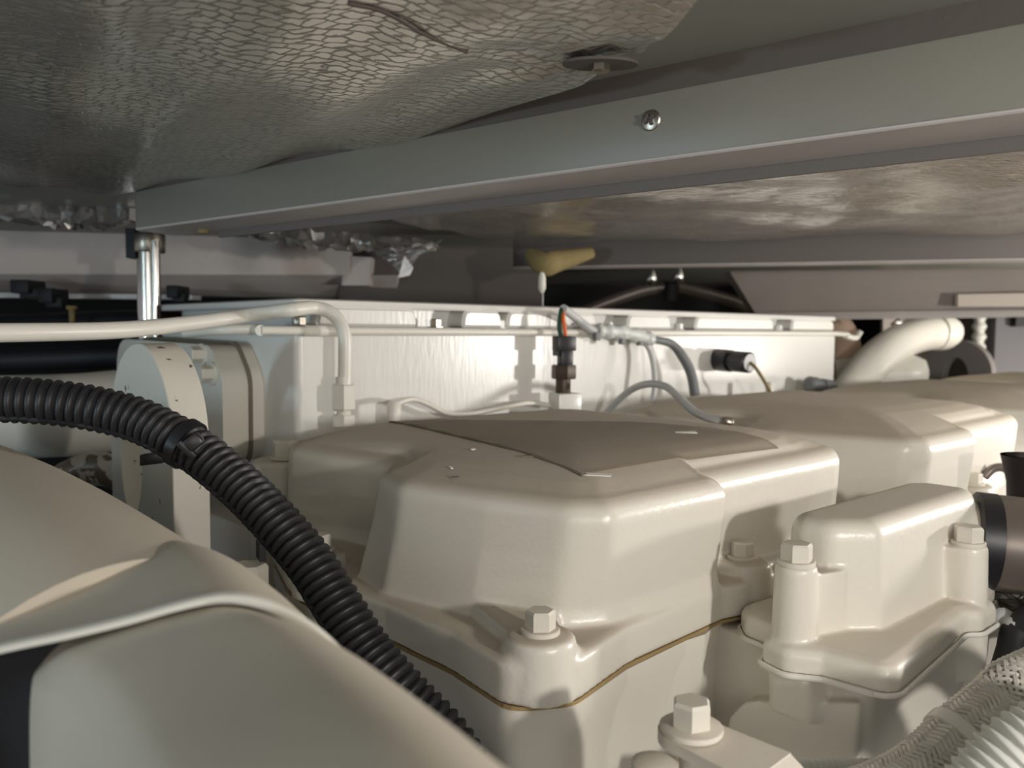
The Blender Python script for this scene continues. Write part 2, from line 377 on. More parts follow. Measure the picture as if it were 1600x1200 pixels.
# ------------------------------------------------------------------ foil-faced insulation panels
def sheet(name, label, poly, z, th, mt, root=None, sag=None, res=0.012, group=None):
    """flat panel over a convex polygon of (x, y); gridded so that its face can sag"""
    xs = [p[0] for p in poly]; ys = [p[1] for p in poly]
    bm = B(); vs = [bm.verts.new((p[0], p[1], z)) for p in poly]; f = bm.faces.new(vs)
    for ax, lo, hi in ((0, min(xs), max(xs)), (1, min(ys), max(ys))):
        c = lo+res
        while c < hi:
            no = [0, 0, 0]; no[ax] = 1; co = [0, 0, 0]; co[ax] = c
            bmesh.ops.bisect_plane(bm, geom=bm.verts[:]+bm.edges[:]+bm.faces[:], plane_co=co, plane_no=no); c += res
    if sag:
        for v in bm.verts: v.co.z += sag(v.co.x, v.co.y)
    ex = bmesh.ops.extrude_face_region(bm, geom=bm.faces[:])
    for v in [g for g in ex['geom'] if isinstance(g, bmesh.types.BMVert)]: v.co.z = 0.184
    return bm
wp = atz(938, 103, 0.163)
beamline = lambda x: bd1.y + (x-bd1.x)*(bd0.y-bd1.y)/(bd0.x-bd1.x)
def sag1(x, y):
    d = beamline(x)-y                     # distance in front of the beam: the facing curls up to the beam
    s = 0.0035*math.sin(x*23+y*9)*math.sin(y*17-x*6) + 0.002*math.sin(x*61+y*40)
    if d < 0.05: s += 0.003*(1-max(d, 0)/0.05)**2
    rr = math.hypot(x-wp.x, y-wp.y); an = math.atan2(y-wp.y, x-wp.x)
    s += 0.006*math.exp(-(rr/0.035)**2) + 0.0025*math.cos(an*9)*math.exp(-(rr/0.07)**2)
    return s
P1 = atz(1000, 96, 0.166); P2 = atz(1085, 0, 0.166); P3 = P2 + (P2-P1)*1.6
gap = bn*-0.003
c_l = Vector((bd1.x-0.02, bd1.y, 0)); 
edge = [atz(u, v, 0.166) for u, v in ((975, 112), (935, 125), (870, 150), (800, 174), (700, 208), (600, 236), (400, 279), (214, 301))]
foil_poly = [(-1.6, 0.93), (-1.6, -0.25), (P3.x, -0.25), (P3.x, P3.y), (P1.x, P1.y)] + [(p.x, p.y) for p in edge] + [(-0.62, 1.018)]
bm = sheet('p', '', foil_poly, 0.166, 0.01, 'foil', sag=sag1)
pan = thing('insulation_panel', 'quilted silver foil insulation panel on the deckhead in front of the near beam', 'insulation', (-0.4, 0.5, 0.166), 'foil insulation panels')
obj('foil_facing', bm, 'foil', pan, 60)
# pin washer and nut
bm = B(); an = Vector((0.55, -0.83, 0)); 
wx = bd; wy = bn; wl = []
for k in range(32):
    t = 2*math.pi*k/32; wl.append(Vector((wp.x, wp.y, 0.1652)) + Vector((1, 0.0, 0))*math.cos(t)*0.0235 + Vector((0, 1, 0))*math.sin(t)*0.0125)
loft(bm, [wl, [p-Vector((0, 0, 0.0018)) for p in wl]]); pw = obj('retaining_washer', bm, 'brown', pan, 30)
bm = B(); lathe(bm, (wp.x, wp.y, 0.1637), (0, 0, -1), [(0.0062, 0), (0.0062, 0.004), (0.004, 0.0048)], 6); obj('retaining_nut', bm, 'steel', pw, 30)

bm = B()
sm_ = [atz(545, 14, 0.1655), atz(600, 30, 0.1655), atz(665, 52, 0.1655), atz(730, 76, 0.1655)]
tube(bm, [p+Vector((0, 0, sag1(p.x, p.y)-0.0003)) for p in sm_], 0.0011, 6); obj('facing_seam', bm, 'brown', pan, 60)
def sag2(x, y): return 0.0025*math.sin(x*19+y*7) + 0.0022*math.sin(x*7-y*33) + 0.0012*math.sin(x*70+y*33)
bl = bd1+bn*0.075; br = bd0+bn*0.075+dd*0.35
def farline(x): return fb0.y + (x-fb0.x)*(fb1.y-fb0.y)/(fb1.x-fb0.x)
poly2 = [(bl.x+0.14, beamline(bl.x+0.14)+0.09), (br.x, beamline(br.x)+0.09), (1.05, farline(1.05)-0.002), (0.0, farline(0.0)-0.002), (-0.13, 1.40)]
bm = sheet('p', '', poly2, 0.163, 0.01, 'foil2', sag=sag2, res=0.02)
pan2 = thing('insulation_panel', 'brushed silver foil panel between the two deck beams on the right', 'insulation', (0.4, 1.1, 0.163), 'foil insulation panels')
obj('foil_facing', bm, 'foil2', pan2, 60)

# loose crumpled foil edges
def crumple(path, w, drop, seed, amp=0.012):
    """ragged strip of foil hanging from path"""
    rnd = random.Random(seed); pts = catmull(path, 12); bm = B(); rows = 6; grid = []
    for i, p in enumerate(pts):
        row = []
        for k in range(rows):
            s = k/(rows-1)
            row.append(bm.verts.new(p + Vector((rnd.uniform(-1, 1)*amp*0.3, -w*s + rnd.uniform(-1, 1)*amp, -drop(i/len(pts))*math.sin(s*2.2) + rnd.uniform(-1, 1)*amp*0.5))))
        grid.append(row)
    for a, b in zip(grid, grid[1:]):
        for k in range(rows-1): bm.faces.new((a[k], b[k], b[k+1], a[k+1]))
    bmesh.ops.solidify(bm, geom=bm.faces[:], thickness=0.0012)
    return bm
bm = crumple([at(-60, 318, 1.30), at(80, 318, 1.30), at(150, 322, 1.30), at(212, 330, 1.30)], 0.05, lambda s: 0.022+0.018*math.sin(s*3), 3)
obj('foil_edge', bm, 'crinkle', None, 25, 'crumpled bright foil edge hanging left of the beam end and post', 'foil', 'loose foil edges')
bm = crumple([at(385, 358, 1.38), at(480, 362, 1.38), at(580, 368, 1.40), at(690, 376, 1.42)], 0.06, lambda s: 0.014+0.016*math.sin(s*3.1), 8)
obj('foil_edge', bm, 'crinkle', None, 25, 'long crumpled foil edge under the middle of the near beam', 'foil', 'loose foil edges')
# hanging flap with a bright crease
bm = B(); q = [at(575, 382, 1.42), at(690, 385, 1.42), at(655, 398, 1.40), at(641, 418, 1.39), at(630, 434, 1.38), at(612, 412, 1.41), at(590, 400, 1.42)]
loft(bm, [q, [p+Vector((0, 0.004, 0)) for p in q]])
bmesh.ops.subdivide_edges(bm, edges=bm.edges[:], cuts=1)
obj('foil_flap', bm, 'foil2', None, 20, 'small torn foil flap hanging beneath the crumpled foil edge', 'foil')
bm = B(); q = [at(632, 400, 1.378), at(645, 418, 1.372), at(640, 430, 1.375), at(622, 434, 1.37), at(628, 415, 1.365)]
loft(bm, [q, [p+Vector((0, 0.006, 0)) for p in q]]); obj('paper_scrap', bm, 'whitepaper', None, 0, 'tiny white scrap dangling from the torn foil flap', 'scrap')
# white plate on the dark panel
bm = B(); q = [at(534, 446, 1.76), at(576, 446, 1.76), at(580, 402, 1.76), at(536, 400, 1.76)]
loft(bm, [q, [p+Vector((0, 0.045, 0)) for p in q]]); obj('cover_plate', bm, 'hull', None, 0, 'small pale square plate on the dark brown rear panel', 'plate')
# yellow foam lump with white drip
bm = B(); tube(bm, [at(828, 398, 1.50), at(850, 412, 1.48), at(870, 408, 1.50), at(925, 395, 1.53)], lambda s: 0.018*math.sin(0.5+2.3*s)+0.004, 12)
fo = obj('foam_lump', bm, 'yellow', None, 50, 'ragged yellow foam lump hanging at the end of the far deck beam', 'foam')
bm = B(); lathe(bm, at(847, 424, 1.47), (0, 0, -1), [(0.003, 0), (0.0065, 0.01), (0.007, 0.03), (0.003, 0.038)], 12); obj('hanging_bolt', bm, 'pipe', fo, 40, label='pale bolt end poking down from the foam')
bm = B(); lathe(bm, at(848, 455, 1.47), (0, 0, -1), [(0.0015, 0), (0.0015, 0.055)], 8); obj('thin_stud', bm, 'greycable', fo, 40)

# ------------------------------------------------------------------ post under the beam end
pt = at(235, 372, 1.385)
post = thing('stanchion', 'polished stainless post holding the end of the near deck beam', 'post', (pt.x, pt.y, -1.0))
bm = B(); tube(bm, [(pt.x-0.004, pt.y, -1.0), (pt.x-0.004, pt.y, 0.183)], 0.0185, 24, 0); obj('tube', bm, 'chrome', post)
bm = B(); tube(bm, [(pt.x+0.014, pt.y-0.016, -0.4), (pt.x+0.014, pt.y-0.016, 0.14)], 0.008, 12, 0); obj('side_rod', bm, 'chrome', post)
bm = B(); lathe(bm, (pt.x-0.002, pt.y, 0.122), (0, 0, 1), [(0.0235, 0), (0.0250, 0.002), (0.0250, 0.028), (0.023, 0.032)], 24); obj('collar', bm, 'steel', post)
bm = B(); wbox(bm, pt.x-0.033, pt.x-0.018, pt.y-0.018, pt.y+0.012, 0.112, 0.16); obj('clip', bm, 'blackpipe', post)
bm = B(); lathe(bm, at(318, 357, 1.02), (0, 0, 1), [(0.006, -0.006), (0.009, 0), (0.009, 0.010)], 12); obj('fixing_plug', bm, 'yellow', near_beam)

# ================================================================== ENGINE
# block and cylinder heads below everything
bm = B()
ebox(bm, -0.16, 2.3, -0.13, 0.465, -1.0, -0.475, 0.02)
obj('engine_block', bm, 'cream', None, 40, 'big cream engine block low under the cylinder heads', 'engine')
bm = B(); ebox(bm, -0.02, 2.3, 0.468, 1.0, -1.0, -0.228, 0.02)
obj('engine_valley', bm, 'cream', None, 40, 'cream upper crankcase carrying the white cooler housing', 'engine')

def cover_loops(inner=0.0):
    # plan outlines (a, b, corner radius), counter-clockwise seen from above
    F_ = [(0.022, -0.004, .03), (0.15, 0.004, .02), (0.175, -0.002, .02), (0.225, 0.000, .02), (0.25, 0.02, .02), (0.43, 0.03, .04), (0.445, 0.45, .05), (-0.01, 0.455, .04), (-0.05, 0.40, .03), (-0.082, 0.305, .02), (-0.088, 0.25, .02), (-0.080, 0.15, .02), (-0.079, 0.07, .02), (-0.088, 0.0, .022), (-0.05, -0.022, .025)]
    W0 = [(0.012, 0.006, .016), (0.148, 0.006, .008), (0.155, 0.030, .012), (0.25, 0.030, .02), (0.33, 0.030, .02), (0.42, 0.034, .04), (0.435, 0.445, .05), (-0.01, 0.445, .04), (-0.034, 0.40, .03), (-0.006, 0.325, .03), (0.002, 0.255, .02), (-0.062, 0.215, .012), (-0.070, 0.165, .02), (-0.050, 0.08, .02), (-0.02, 0.022, .03)]
    W1 = [(0.006, -0.002, .018), (0.146, -0.002, .006), (0.153, 0.020, .010), (0.25, 0.022, .02), (0.33, 0.022, .02), (0.412, 0.026, .04), (0.425, 0.440, .05), (-0.01, 0.440, .04), (-0.032, 0.40, .03), (-0.026, 0.335, .03), (-0.012, 0.250, .02), (-0.050, 0.207, .014), (-0.062, 0.160, .03), (-0.040, 0.080, .03), (-0.018, 0.016, .03)]
    return [rpoly(x) for x in (F_, W0, W1)]
FL, W0, W1 = cover_loops()
def up3(lp, z): return [E(p.x, p.y, z) for p in lp]
bolt_spots = ((-0.0565, 0.004), (0.200, 0.018), (-0.066, 0.275))
def plain(p):
    """nearest point along the same bearing on a plain rounded oblong: the steps of the walls die out on the crown"""
    c = Vector((0.19, 0.225)); d = p-c; ax, ay = 0.205, 0.203
    r = 1/((abs(d.x)/ax)**7 + (abs(d.y)/ay)**7)**(1/7)
    return c + d*r
def make_cover():
    root = thing('rocker_cover', 'nearest dusty cream rocker cover with a worn square decal on top', 'engine cover', E(0.18, 0.22, -0.24), 'cream rocker covers in a row')
    bm = B()
    loft(bm, [up3(FL, -0.2365), up3(FL, -0.212), up3(inset(FL, 0.004), -0.208)])
    # walls with draft, rounded shoulder, crowned top
    loops = [up3(inset(W0, -0.004), -0.215), up3(W0, -0.195)]
    for k in (0.35, 0.7): loops.append(up3([a*(1-k)+b*k for a, b in zip(W0, W1)], -0.195+k*0.052))
    R = 0.017
    loops.append(up3(W1, -0.1172-R*0.98))
    for q in range(1, 6):
        t = q/6*math.pi/2; loops.append(up3(inset(W1, R*(1-math.cos(t))), -0.1172-R*0.98+R*math.sin(t)*0.98))
    c = Vector((0.19, 0.225)); last = inset(W1, R)
    for s in (1.0, 0.94, 0.86, 0.75, 0.6, 0.42, 0.2, 0.03):
        k_ = min(1.0, (1-s)/0.16); loops.append(up3([c+(p.lerp(plain(p), k_)-c)*s for p in last], -0.1172 + 0.0215*(1-s**5.5)))
    loft(bm, loops)
    for (a, b), r in zip(bolt_spots, (0.0235, 0.024, 0.022)):
        lathe(bm, E(a, b, -0.2360), (0, 0, 1), [(r+0.003, 0), (r+0.002, 0.014), (r, 0.036), (r-0.003, 0.0395)], 28)
    # gussets that run from the bosses into the wall
    box8(bm, [E(-0.075, 0.01, -0.225), E(-0.04, -0.012, -0.225), E(0.0, 0.05, -0.225), E(-0.055, 0.085, -0.225), E(-0.070, 0.010, -0.199), E(-0.042, -0.008, -0.199), E(-0.01, 0.045, -0.197), E(-0.052, 0.075, -0.197)])
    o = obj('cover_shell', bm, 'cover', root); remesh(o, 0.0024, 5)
    bm = B(); loft(bm, [up3(inset(FL, 0.0015), -0.2398), up3(inset(FL, 0.0015), -0.2372)]); obj('gasket', bm, 'gasket', root, 0)
    for i, (a, b) in enumerate(bolt_spots):
        hexbolt(E(a, b, -0.1966), (0, 0, 1), 0.0175, 0.0125, root, 'cream', rot=0.3+i*0.5)
    return root
cov = make_cover()
def topz(a, b):
    c = Vector((0.19, 0.225)); d = Vector((a, b))-c; s = min(1, max(abs(d.x)/0.215, abs(d.y)/0.20)); return -0.1172+0.022*(1-s**3.6)
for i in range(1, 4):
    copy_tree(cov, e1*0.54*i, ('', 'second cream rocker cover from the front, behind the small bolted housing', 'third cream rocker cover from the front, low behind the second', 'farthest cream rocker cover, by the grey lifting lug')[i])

# worn decal and paint chips on the near cover only
bm = B()
dc = [(608, 660), (910, 745), (1217, 702), (985, 660)]
from mathutils.bvhtree import BVHTree
shell = [o for o in bpy.data.objects if o.parent == cov and o.name.startswith('cover_shell')][0]
sv = [v.co + absloc(shell) - Vector((0, 0, H)) for v in shell.data.vertices]
tree = BVHTree.FromPolygons(sv, [tuple(p.vertices) for p in shell.data.polygons])
def hit(u, v): 
    r_ = tree.ray_cast(Vector(), ray(u, v)); return r_[0]
# corners fixed on the top face, then filled in plan
cn = []
for (u, v) in dc:
    h_ = hit(u, v); h_ = h_ if h_ and u > 700 else atz(u, v, -0.099); cn.append(h_)
n = 44; g = []
for i in range(n+1):
    row = []
    for j in range(n+1):
        s, t = i/n, j/n
        p = cn[0]*(1-s)*(1-t) + cn[1]*s*(1-t) + cn[2]*s*t + cn[3]*(1-s)*t
        h_ = tree.ray_cast(Vector((p.x, p.y, 0.05)), Vector((0, 0, -1)))[0]
        row.append(bm.verts.new((p.x, p.y, (h_.z if h_ else -0.118)+0.0010)))
    g.append(row)
for i in range(n):
    for j in range(n): bm.faces.new((g[i][j], g[i+1][j], g[i+1][j+1], g[i][j+1]))
dec_edge = [g[i][0].co.copy() for i in range(n+1)]
dec_edge2 = [g[n][j].co.copy() for j in range(n+1)]
bmesh.ops.solidify(bm, geom=bm.faces[:], thickness=0.0009)
obj('decal', bm, 'decal', cov, 60, label='dull brown worn square decal with a raised torn edge')
bm = B(); tube(bm, [p+Vector((0, 0, 0.0002)) for p in dec_edge], lambda s: 0.0008+0.0004*math.sin(s*40), 6, 0); obj('decal_border', bm, 'decal_edge', cov)
for (u, v, sx, sy, r_) in ((739, 704, 0.005, 0.002, 0.9), (930, 744, 0.024, 0.0035, -0.25), (712, 748, 0.005, 0.0025, 0.2), (825, 715, 0.010, 0.0018, 0.1), (1072, 678, 0.022, 0.004, 0.3), (705, 733, 0.002, 0.003, 0.6)):
    p = hit(u, v)
    if not p: continue
    bm = B(); dx = Vector((math.cos(r_), math.sin(r_), 0)); dbox(bm, p+Vector((0, 0, 0.0012)), dx, Vector((-dx.y, dx.x, 0.3)).normalized(), Vector((0, 0, 1)), sx, sy, 0.0009)
    obj('paint_flake', bm, 'pipe' if v in (704, 744, 678, 733) else 'decal_edge', cov, 0)

# cylinder heads
def make_head():
    root = thing('cylinder_head', 'cream cylinder head under the nearest rocker cover', 'engine part', E(0.15, 0.2, -0.46), 'cream cylinder heads')
    bm = B()
    HL = rpoly([(0.005, -0.001, .03), (0.075, 0.002, .02), (0.120, 0.002, .012), (0.185, 0.020, .02), (0.25, 0.050, .02), (0.43, 0.055, .04), (0.44, 0.44, .04), (-0.01, 0.45, .04), (-0.05, 0.39, .03), (-0.080, 0.30, .02), (-0.084, 0.25, .02), (-0.077, 0.15, .02), (-0.074, 0.07, .02), (-0.083, 0.002, .022), (-0.05, -0.018, .025)])
    HU = rpoly([(0.022, -0.004, .03), (0.10, 0.002, .02), (0.122, 0.000, .012), (0.185, 0.018, .02), (0.25, 0.045, .02), (0.43, 0.05, .04), (0.44, 0.445, .05), (-0.01, 0.45, .04), (-0.05, 0.40, .03), (-0.082, 0.305, .02), (-0.086, 0.25, .02), (-0.079, 0.15, .02), (-0.078, 0.07, .02), (-0.086, 0.001, .022), (-0.05, -0.020, .025)])
    loft(bm, [up3(HL, -0.4745), up3(HL, -0.29), up3([a*.5+b*.5 for a, b in zip(HL, HU)], -0.262), up3(HU, -0.250), up3(HU, -0.2400)])
    o = obj('head_casting', bm, 'cover', root); 
    return root
hd = make_head()
for i in range(1, 4): copy_tree(hd, e1*0.54*i, ('', 'cream cylinder head under the second rocker cover', 'cream cylinder head under the third rocker cover', 'cream cylinder head under the farthest rocker cover')[i])

# ------------------------------------------------------------------ small bolted housing in front of the covers
hs = thing('fuel_pump_housing', 'tall cream bolted housing with two long bolt pillars, right of the nearest rocker cover', 'engine part', E(0.28, -0.08, -0.46))
bm = B()
S0 = rpoly([(0.188, -0.110, .012), (0.375, -0.112, .02), (0.397, -0.104, .02), (0.397, -0.052, .02), (0.375, -0.038, .02), (0.170, -0.038, .02), (0.156, -0.052, .02), (0.156, -0.084, .02)], 6)
S1 = rpoly([(0.189, -0.1065, .012), (0.375, -0.108, .02), (0.395, -0.10, .02), (0.395, -0.055, .02), (0.375, -0.042, .02), (0.172, -0.042, .02), (0.158, -0.055, .02), (0.158, -0.082, .02)], 6)
loops = [up3(S0, -0.239), up3([a*.9+b*.1 for a, b in zip(S0, S1)], -0.225), up3(S1, -0.155)]
for q in range(1, 6):
    t = q/5*math.pi/2; loops.append(up3(inset(S1, 0.013*(1-math.cos(t))), -0.155+0.0145*math.sin(t)))
loft(bm, loops)
SF = rpoly([(0.125, -0.140, .018), (0.135, -0.146, .014), (0.290, -0.133, .014), (0.300, -0.1415, .012), (0.337, -0.1415, .012), (0.346, -0.128, .012), (0.41, -0.118, .02), (0.41, -0.02, .02), (0.165, -0.004, .012), (0.147, -0.020, .012), (0.142, -0.048, .01), (0.112, -0.055, .012), (0.106, -0.078, .014), (0.120, -0.100, .012)], 6)
loft(bm, [up3(SF, -0.2425), up3(SF, -0.230), up3(inset(SF, 0.003), -0.225), up3(inset(SF, 0.009), -0.222)])
pil = ((0.1300, -0.0715, -0.169, -0.240), (0.3185, -0.1225, -0.176, -0.240))
for (a, b, zt, zb) in pil:
    lathe(bm, E(a, b, zb), (0, 0, 1), [(0.0172, 0), (0.0166, 0.01), (0.0150, zt-zb-0.003), (0.0135, zt-zb)], 26)
box8(bm, [E(0.128, -0.081, -0.24), E(0.165, -0.092, -0.24), E(0.165, -0.06, -0.24), E(0.128, -0.062, -0.24), E(0.128, -0.081, -0.176), E(0.165, -0.092, -0.176), E(0.165, -0.06, -0.176), E(0.128, -0.062, -0.176)])
box8(bm, [E(0.303, -0.122, -0.24), E(0.33, -0.122, -0.24), E(0.33, -0.09, -0.24), E(0.303, -0.09, -0.24), E(0.303, -0.122, -0.178), E(0.33, -0.122, -0.178), E(0.33, -0.09, -0.178), E(0.303, -0.09, -0.178)])
o = obj('housing_shell', bm, 'cream', hs); remesh(o, 0.0017, 3)
for (a, b, zt, zb), rt in zip(pil, (0.2, 0.5)): hexbolt(E(a, b, zt-0.0003), (0, 0, 1), 0.0200, 0.0130, hs, 'cream', 1.16, rt)
# seam bead
bm = B(); sb = up3(inset(SF, -0.0012), -0.2435); tube(bm, sb+[sb[0]], 0.0022, 6, 0, False); obj('seam_bead', bm, 'pipe', hs, 60)
# lower body of the housing
bm = B()
LB = rpoly([(0.137, -0.124, .012), (0.285, -0.124, .01), (0.44, -0.124, .02), (0.44, 0.03, .02), (0.16, 0.03, .01), (0.150, -0.03, .02), (0.137, -0.075, .02)], 6)
loft(bm, [up3(inset(LB, 0.004), -0.4745), up3(LB, -0.31), up3(LB, -0.244)])
# shoulder that swells towards the lower left, neck under the left pillar and boss under the right one
LC = [(0.137, -0.124), (0.137, -0.012), (0.150, 0.006), (0.22, 0.006), (0.22, -0.124)]
pr = [(-0.121, -0.256), (-0.100, -0.263), (-0.088, -0.268), (-0.080, -0.276), (-0.066, -0.280), (-0.045, -0.281), (-0.030, -0.288), (-0.018, -0.304), (-0.013, -0.325), (-0.013, -0.4745), (-0.121, -0.4745)]
prism(bm, [E(0.1305, b, z) for b, z in pr], E(0, 0, 0), E(0.08, 0, 0))
box8(bm, [E(0.120, -0.093, -0.282), E(0.16, -0.10, -0.282), E(0.16, -0.045, -0.282), E(0.120, -0.058, -0.282), E(0.113, -0.090, -0.244), E(0.16, -0.10, -0.244), E(0.16, -0.045, -0.244), E(0.113, -0.060, -0.244)], 0.004)
lathe(bm, E(0.3170, -0.1235, -0.289), (0, 0, 1), [(0.0150, 0), (0.0165, 0.004), (0.0172, 0.046)], 24)
o = obj('lower_body', bm, 'cream', hs); remesh(o, 0.0024, 4)

# bracket with bolt at the bottom edge
bk = thing('support_bracket', 'cream strap bracket with a single hex bolt at the bottom edge', 'bracket', at(1100, 1190, 0.40)+Vector((0, 0, -0.1)))
bp = at(1080, 1140, 0.425); dirb = (at(1150, 1215, 0.40)-bp); dirb.z = 0; 
bm = B(); d_ = Vector((0.70, -0.71, 0)); n_ = Vector((0.71, 0.70, 0)); Z3 = Vector((0, 0, 1))
R_ = 0.0175; out = []
for k in range(13):
    t = math.pi/2+math.pi*k/12; out.append(bp + d_*math.cos(t)*R_ + n_*math.sin(t)*R_)
out += [bp+d_*0.045-n_*R_*1.05+Z3*-0.003, bp+d_*0.045+n_*R_*1.25+Z3*-0.003]
prism(bm, [p-Z3*0.0065 for p in out], (0, 0, 0), (0, 0, 0.006))
q = [bp+d_*0.044-n_*R_*1.05, bp+d_*0.044+n_*R_*1.25, bp+d_*0.115+n_*R_*1.5-Z3*0.05, bp+d_*0.115-n_*R_*1.2-Z3*0.05]
loft(bm, [[p-Z3*0.0035 for p in q], [p-Z3*0.0105 for p in q]])
obj('strap', bm, 'cream', bk, 30)
hexbolt(bp-Z3*0.0004, (0, 0, 1), 0.0185, 0.0135, bk, 'cream', 1.55, 0.6)
bm = B(); lathe(bm, bp-Z3*0.0065+d_*0.004, (0, 0, -1), [(0.010, 0), (0.010, 0.20)], 16); obj('standoff', bm, 'cream', bk)
bm = B(); lathe(bm, at(1060, 1215, 0.41)+Vector((-0.012, 0, 0)), (0, 0, 1), [(0.012, -0.1), (0.012, 0.008), (0.008, 0.010)], 16); obj('lower_boss', bm, 'cream', bk)

# ------------------------------------------------------------------ white charge-air housing behind the covers
ic = thing('cooler_housing', 'long glossy white cooler housing behind the rocker covers', 'engine part', E(0.67, 0.75, -0.24))
bm = B()
PL = rpoly([(0.030, 0.500, .012), (1.312, 0.500, .01), (1.312, 1.0, .03), (0.030, 1.0, .07)], 6)
loft(bm, [up3(PL, -0.225), up3(PL, 0.0)]); obj('housing_body', bm, 'white', ic)
bm = B()
PT = inset(PL, 0.034)
loft(bm, [up3(PT, 0.0), up3(PT, 0.028)]); obj('lid_core', bm, 'white', ic)
bm = B(); PF = inset(PL, -0.003); loft(bm, [up3(PF, 0.0), up3(PF, -0.007)]); obj('body_flange', bm, 'white', ic)
bm = B(); PR = inset(PL, 0.001); loft(bm, [up3(PR, 0.0245), up3(inset(PL, -0.001), 0.027), up3(inset(PL, 0.001), 0.0325), up3(inset(PL, 0.006), 0.0345)]); obj('lid_rim', bm, 'white', ic)
lob = [(0.055, 0.200), (0.272, 0.345), (0.352, 0.540), (0.612, 0.728), (0.796, 1.055), (1.122, 1.30)]
for a0, a1 in lob:
    bm = B(); pts = rpoly([(a0, 0.002, .006), (a1, 0.002, .006), (a1-0.004, 0.026, .013), (a0+0.004, 0.026, .013)], 5)
    f0 = [E(p.x, 0.5025, p.y) for p in pts]; f1 = [E(p.x, 0.535, p.y) for p in pts]; fi = [E(p.x, 0.4985, p.y) for p in inset(pts, 0.004)]
    loft(bm, [fi, f0, f1]); obj('lid_boss', bm, 'white', ic, 40)
for a in (0.040, 0.236, 0.348, 0.578, 0.762, 1.09):
    bm = B(); lathe(bm, E(a, 0.510, 0.0), (0, 0, 1), [(0.0105, 0), (0.0105, 0.003), (0.0075, 0.0032), (0.0075, 0.012), (0.006, 0.0135)], 6); obj('lid_bolt', bm, 'steel' if a in (0.040, 0.236) else 'white', ic, 30)
# end plate with bolts on the left end, brown worn patch at its top corner
bm = B(); pp = rpoly([(0.585, -0.165, .03), (0.585, -0.060, .04), (0.62, -0.022, .03), (0.98, -0.018, .05), (0.98, -0.165, .03)], 6)
prism(bm, [E(-0.022, p.x, p.y) for p in pp], E(-0.022, 0, 0), E(0.030, 0, 0)); obj('end_plate', bm, 'cream', ic, 40)
bm = B(); pp2 = rpoly([(0.581, -0.169, .03), (0.581, -0.058, .04), (0.618, -0.018, .03), (0.985, -0.014, .05), (0.985, -0.169, .03)], 6)
prism(bm, [E(0.010, p.x, p.y) for p in pp2], E(0.010, 0, 0), E(0.014, 0, 0)); obj('end_gasket', bm, 'decal_edge', ic, 40)
for (b, z) in ((0.612, -0.056), (0.642, -0.034), (0.63, -0.145)): hexbolt(E(-0.022, b, z), -e1, 0.019, 0.014, ic, 'cream', 1.3, 0.2)
bm = B(); pc_ = [p for p in inset(PL, -0.0012) if p.x < 0.16 and p.y > 0.62]
for z0, z1 in ((-0.02, 0.004),):
    loft(bm, [up3(pc_, z0), up3(pc_, z1)], False, False, False)
bmesh.ops.solidify(bm, geom=bm.faces[:], thickness=0.001); obj('worn_corner', bm, 'primer', ic, 60)
bm = B(); pc_ = [p for p in inset(PL, -0.0022) if p.x < 0.12 and p.y > 0.86]
loft(bm, [up3(pc_, 0.005), up3(pc_, 0.033)], False, False, False)
bmesh.ops.solidify(bm, geom=bm.faces[:], thickness=0.001); obj('worn_corner', bm, 'primer', ic, 60)

# pipes along the housing
def pipe(name, label, pts, r, mt='pipe', cat='pipe', n=14, group=None, parent=None, smooth=10):
    bm = B(); tube(bm, pts, r, n, smooth); return obj(name, bm, mt, parent, 60, label if not parent else None, None if parent else cat, None if parent else group)
lr = thing('leak_off_pipe', 'thin white pipe running straight along the front of the white housing', 'pipe', E(0.6, 0.488, -0.003))
pipe('pipe_run', '', [E(-0.02, 0.4855, -0.003), E(0.65, 0.4855, -0.004), E(1.27, 0.4855, -0.003), E(1.33, 0.4855, -0.008)], 0.0052, parent=lr, smooth=2)
pipe('tail', '', [E(-0.02, 0.4855, -0.003), at(400, 515, 0.93), at(350, 515, 0.92), at(290, 520, 0.95)], 0.0060, parent=lr)
bm = B(); tube(bm, [E(0.032, 0.4855, -0.003), E(0.082, 0.4855, -0.003)], 0.0066, 16, 0); obj('sleeve', bm, 'pipe', lr)
pipe('end_bend', '', [E(1.325, 0.4855, -0.008), E(1.37, 0.485, -0.012), at(1345, 517, 1.84)], 0.0062, parent=lr)

fl = thing('fuel_pipe', 'cream fuel pipe bending down into hex nuts in front of the white housing', 'pipe', onb(537, 655, 0.455))
pb = onb(537, 600, 0.455); yb = pb.y
pipe('pipe_run', '', [at(-120, 521, 0.62), at(0, 520, 0.66), at(180, 516, 0.75), at(290, 506, 0.84), at(380, 494, 0.915), at(450, 485, yb-0.04), at(490, 481, yb-0.008), at(520, 491, yb), at(537, 518, yb), at(539, 556, yb), at(538, 605, yb)], 0.0078, parent=fl)
Zu = Vector((0, 0, -1))
def vz(u, v, y): return at(u, v, y)
p = at(537, 600, yb); s = yb/F
bm = B(); lathe(bm, p, Zu, [(0.0125, 0), (0.0145, 0.002), (0.0145, 0.028), (0.0125, 0.030)], 6, Vector((0.96, -0.3, 0))); obj('union_nut', bm, 'pipe', fl, 30)
bm = B(); lathe(bm, p+Zu*0.030, Zu, [(0.008, 0), (0.008, 0.005)], 12); obj('union_neck', bm, 'pipe', fl, 30)
bm = B(); lathe(bm, p+Zu*0.035, Zu, [(0.0125, 0), (0.0138, 0.0015), (0.0138, 0.013), (0.0115, 0.0145), (0.0115, 0.05)], 6, Vector((0.96, -0.3, 0))); obj('hex_adaptor', bm, 'pipe', fl, 30)
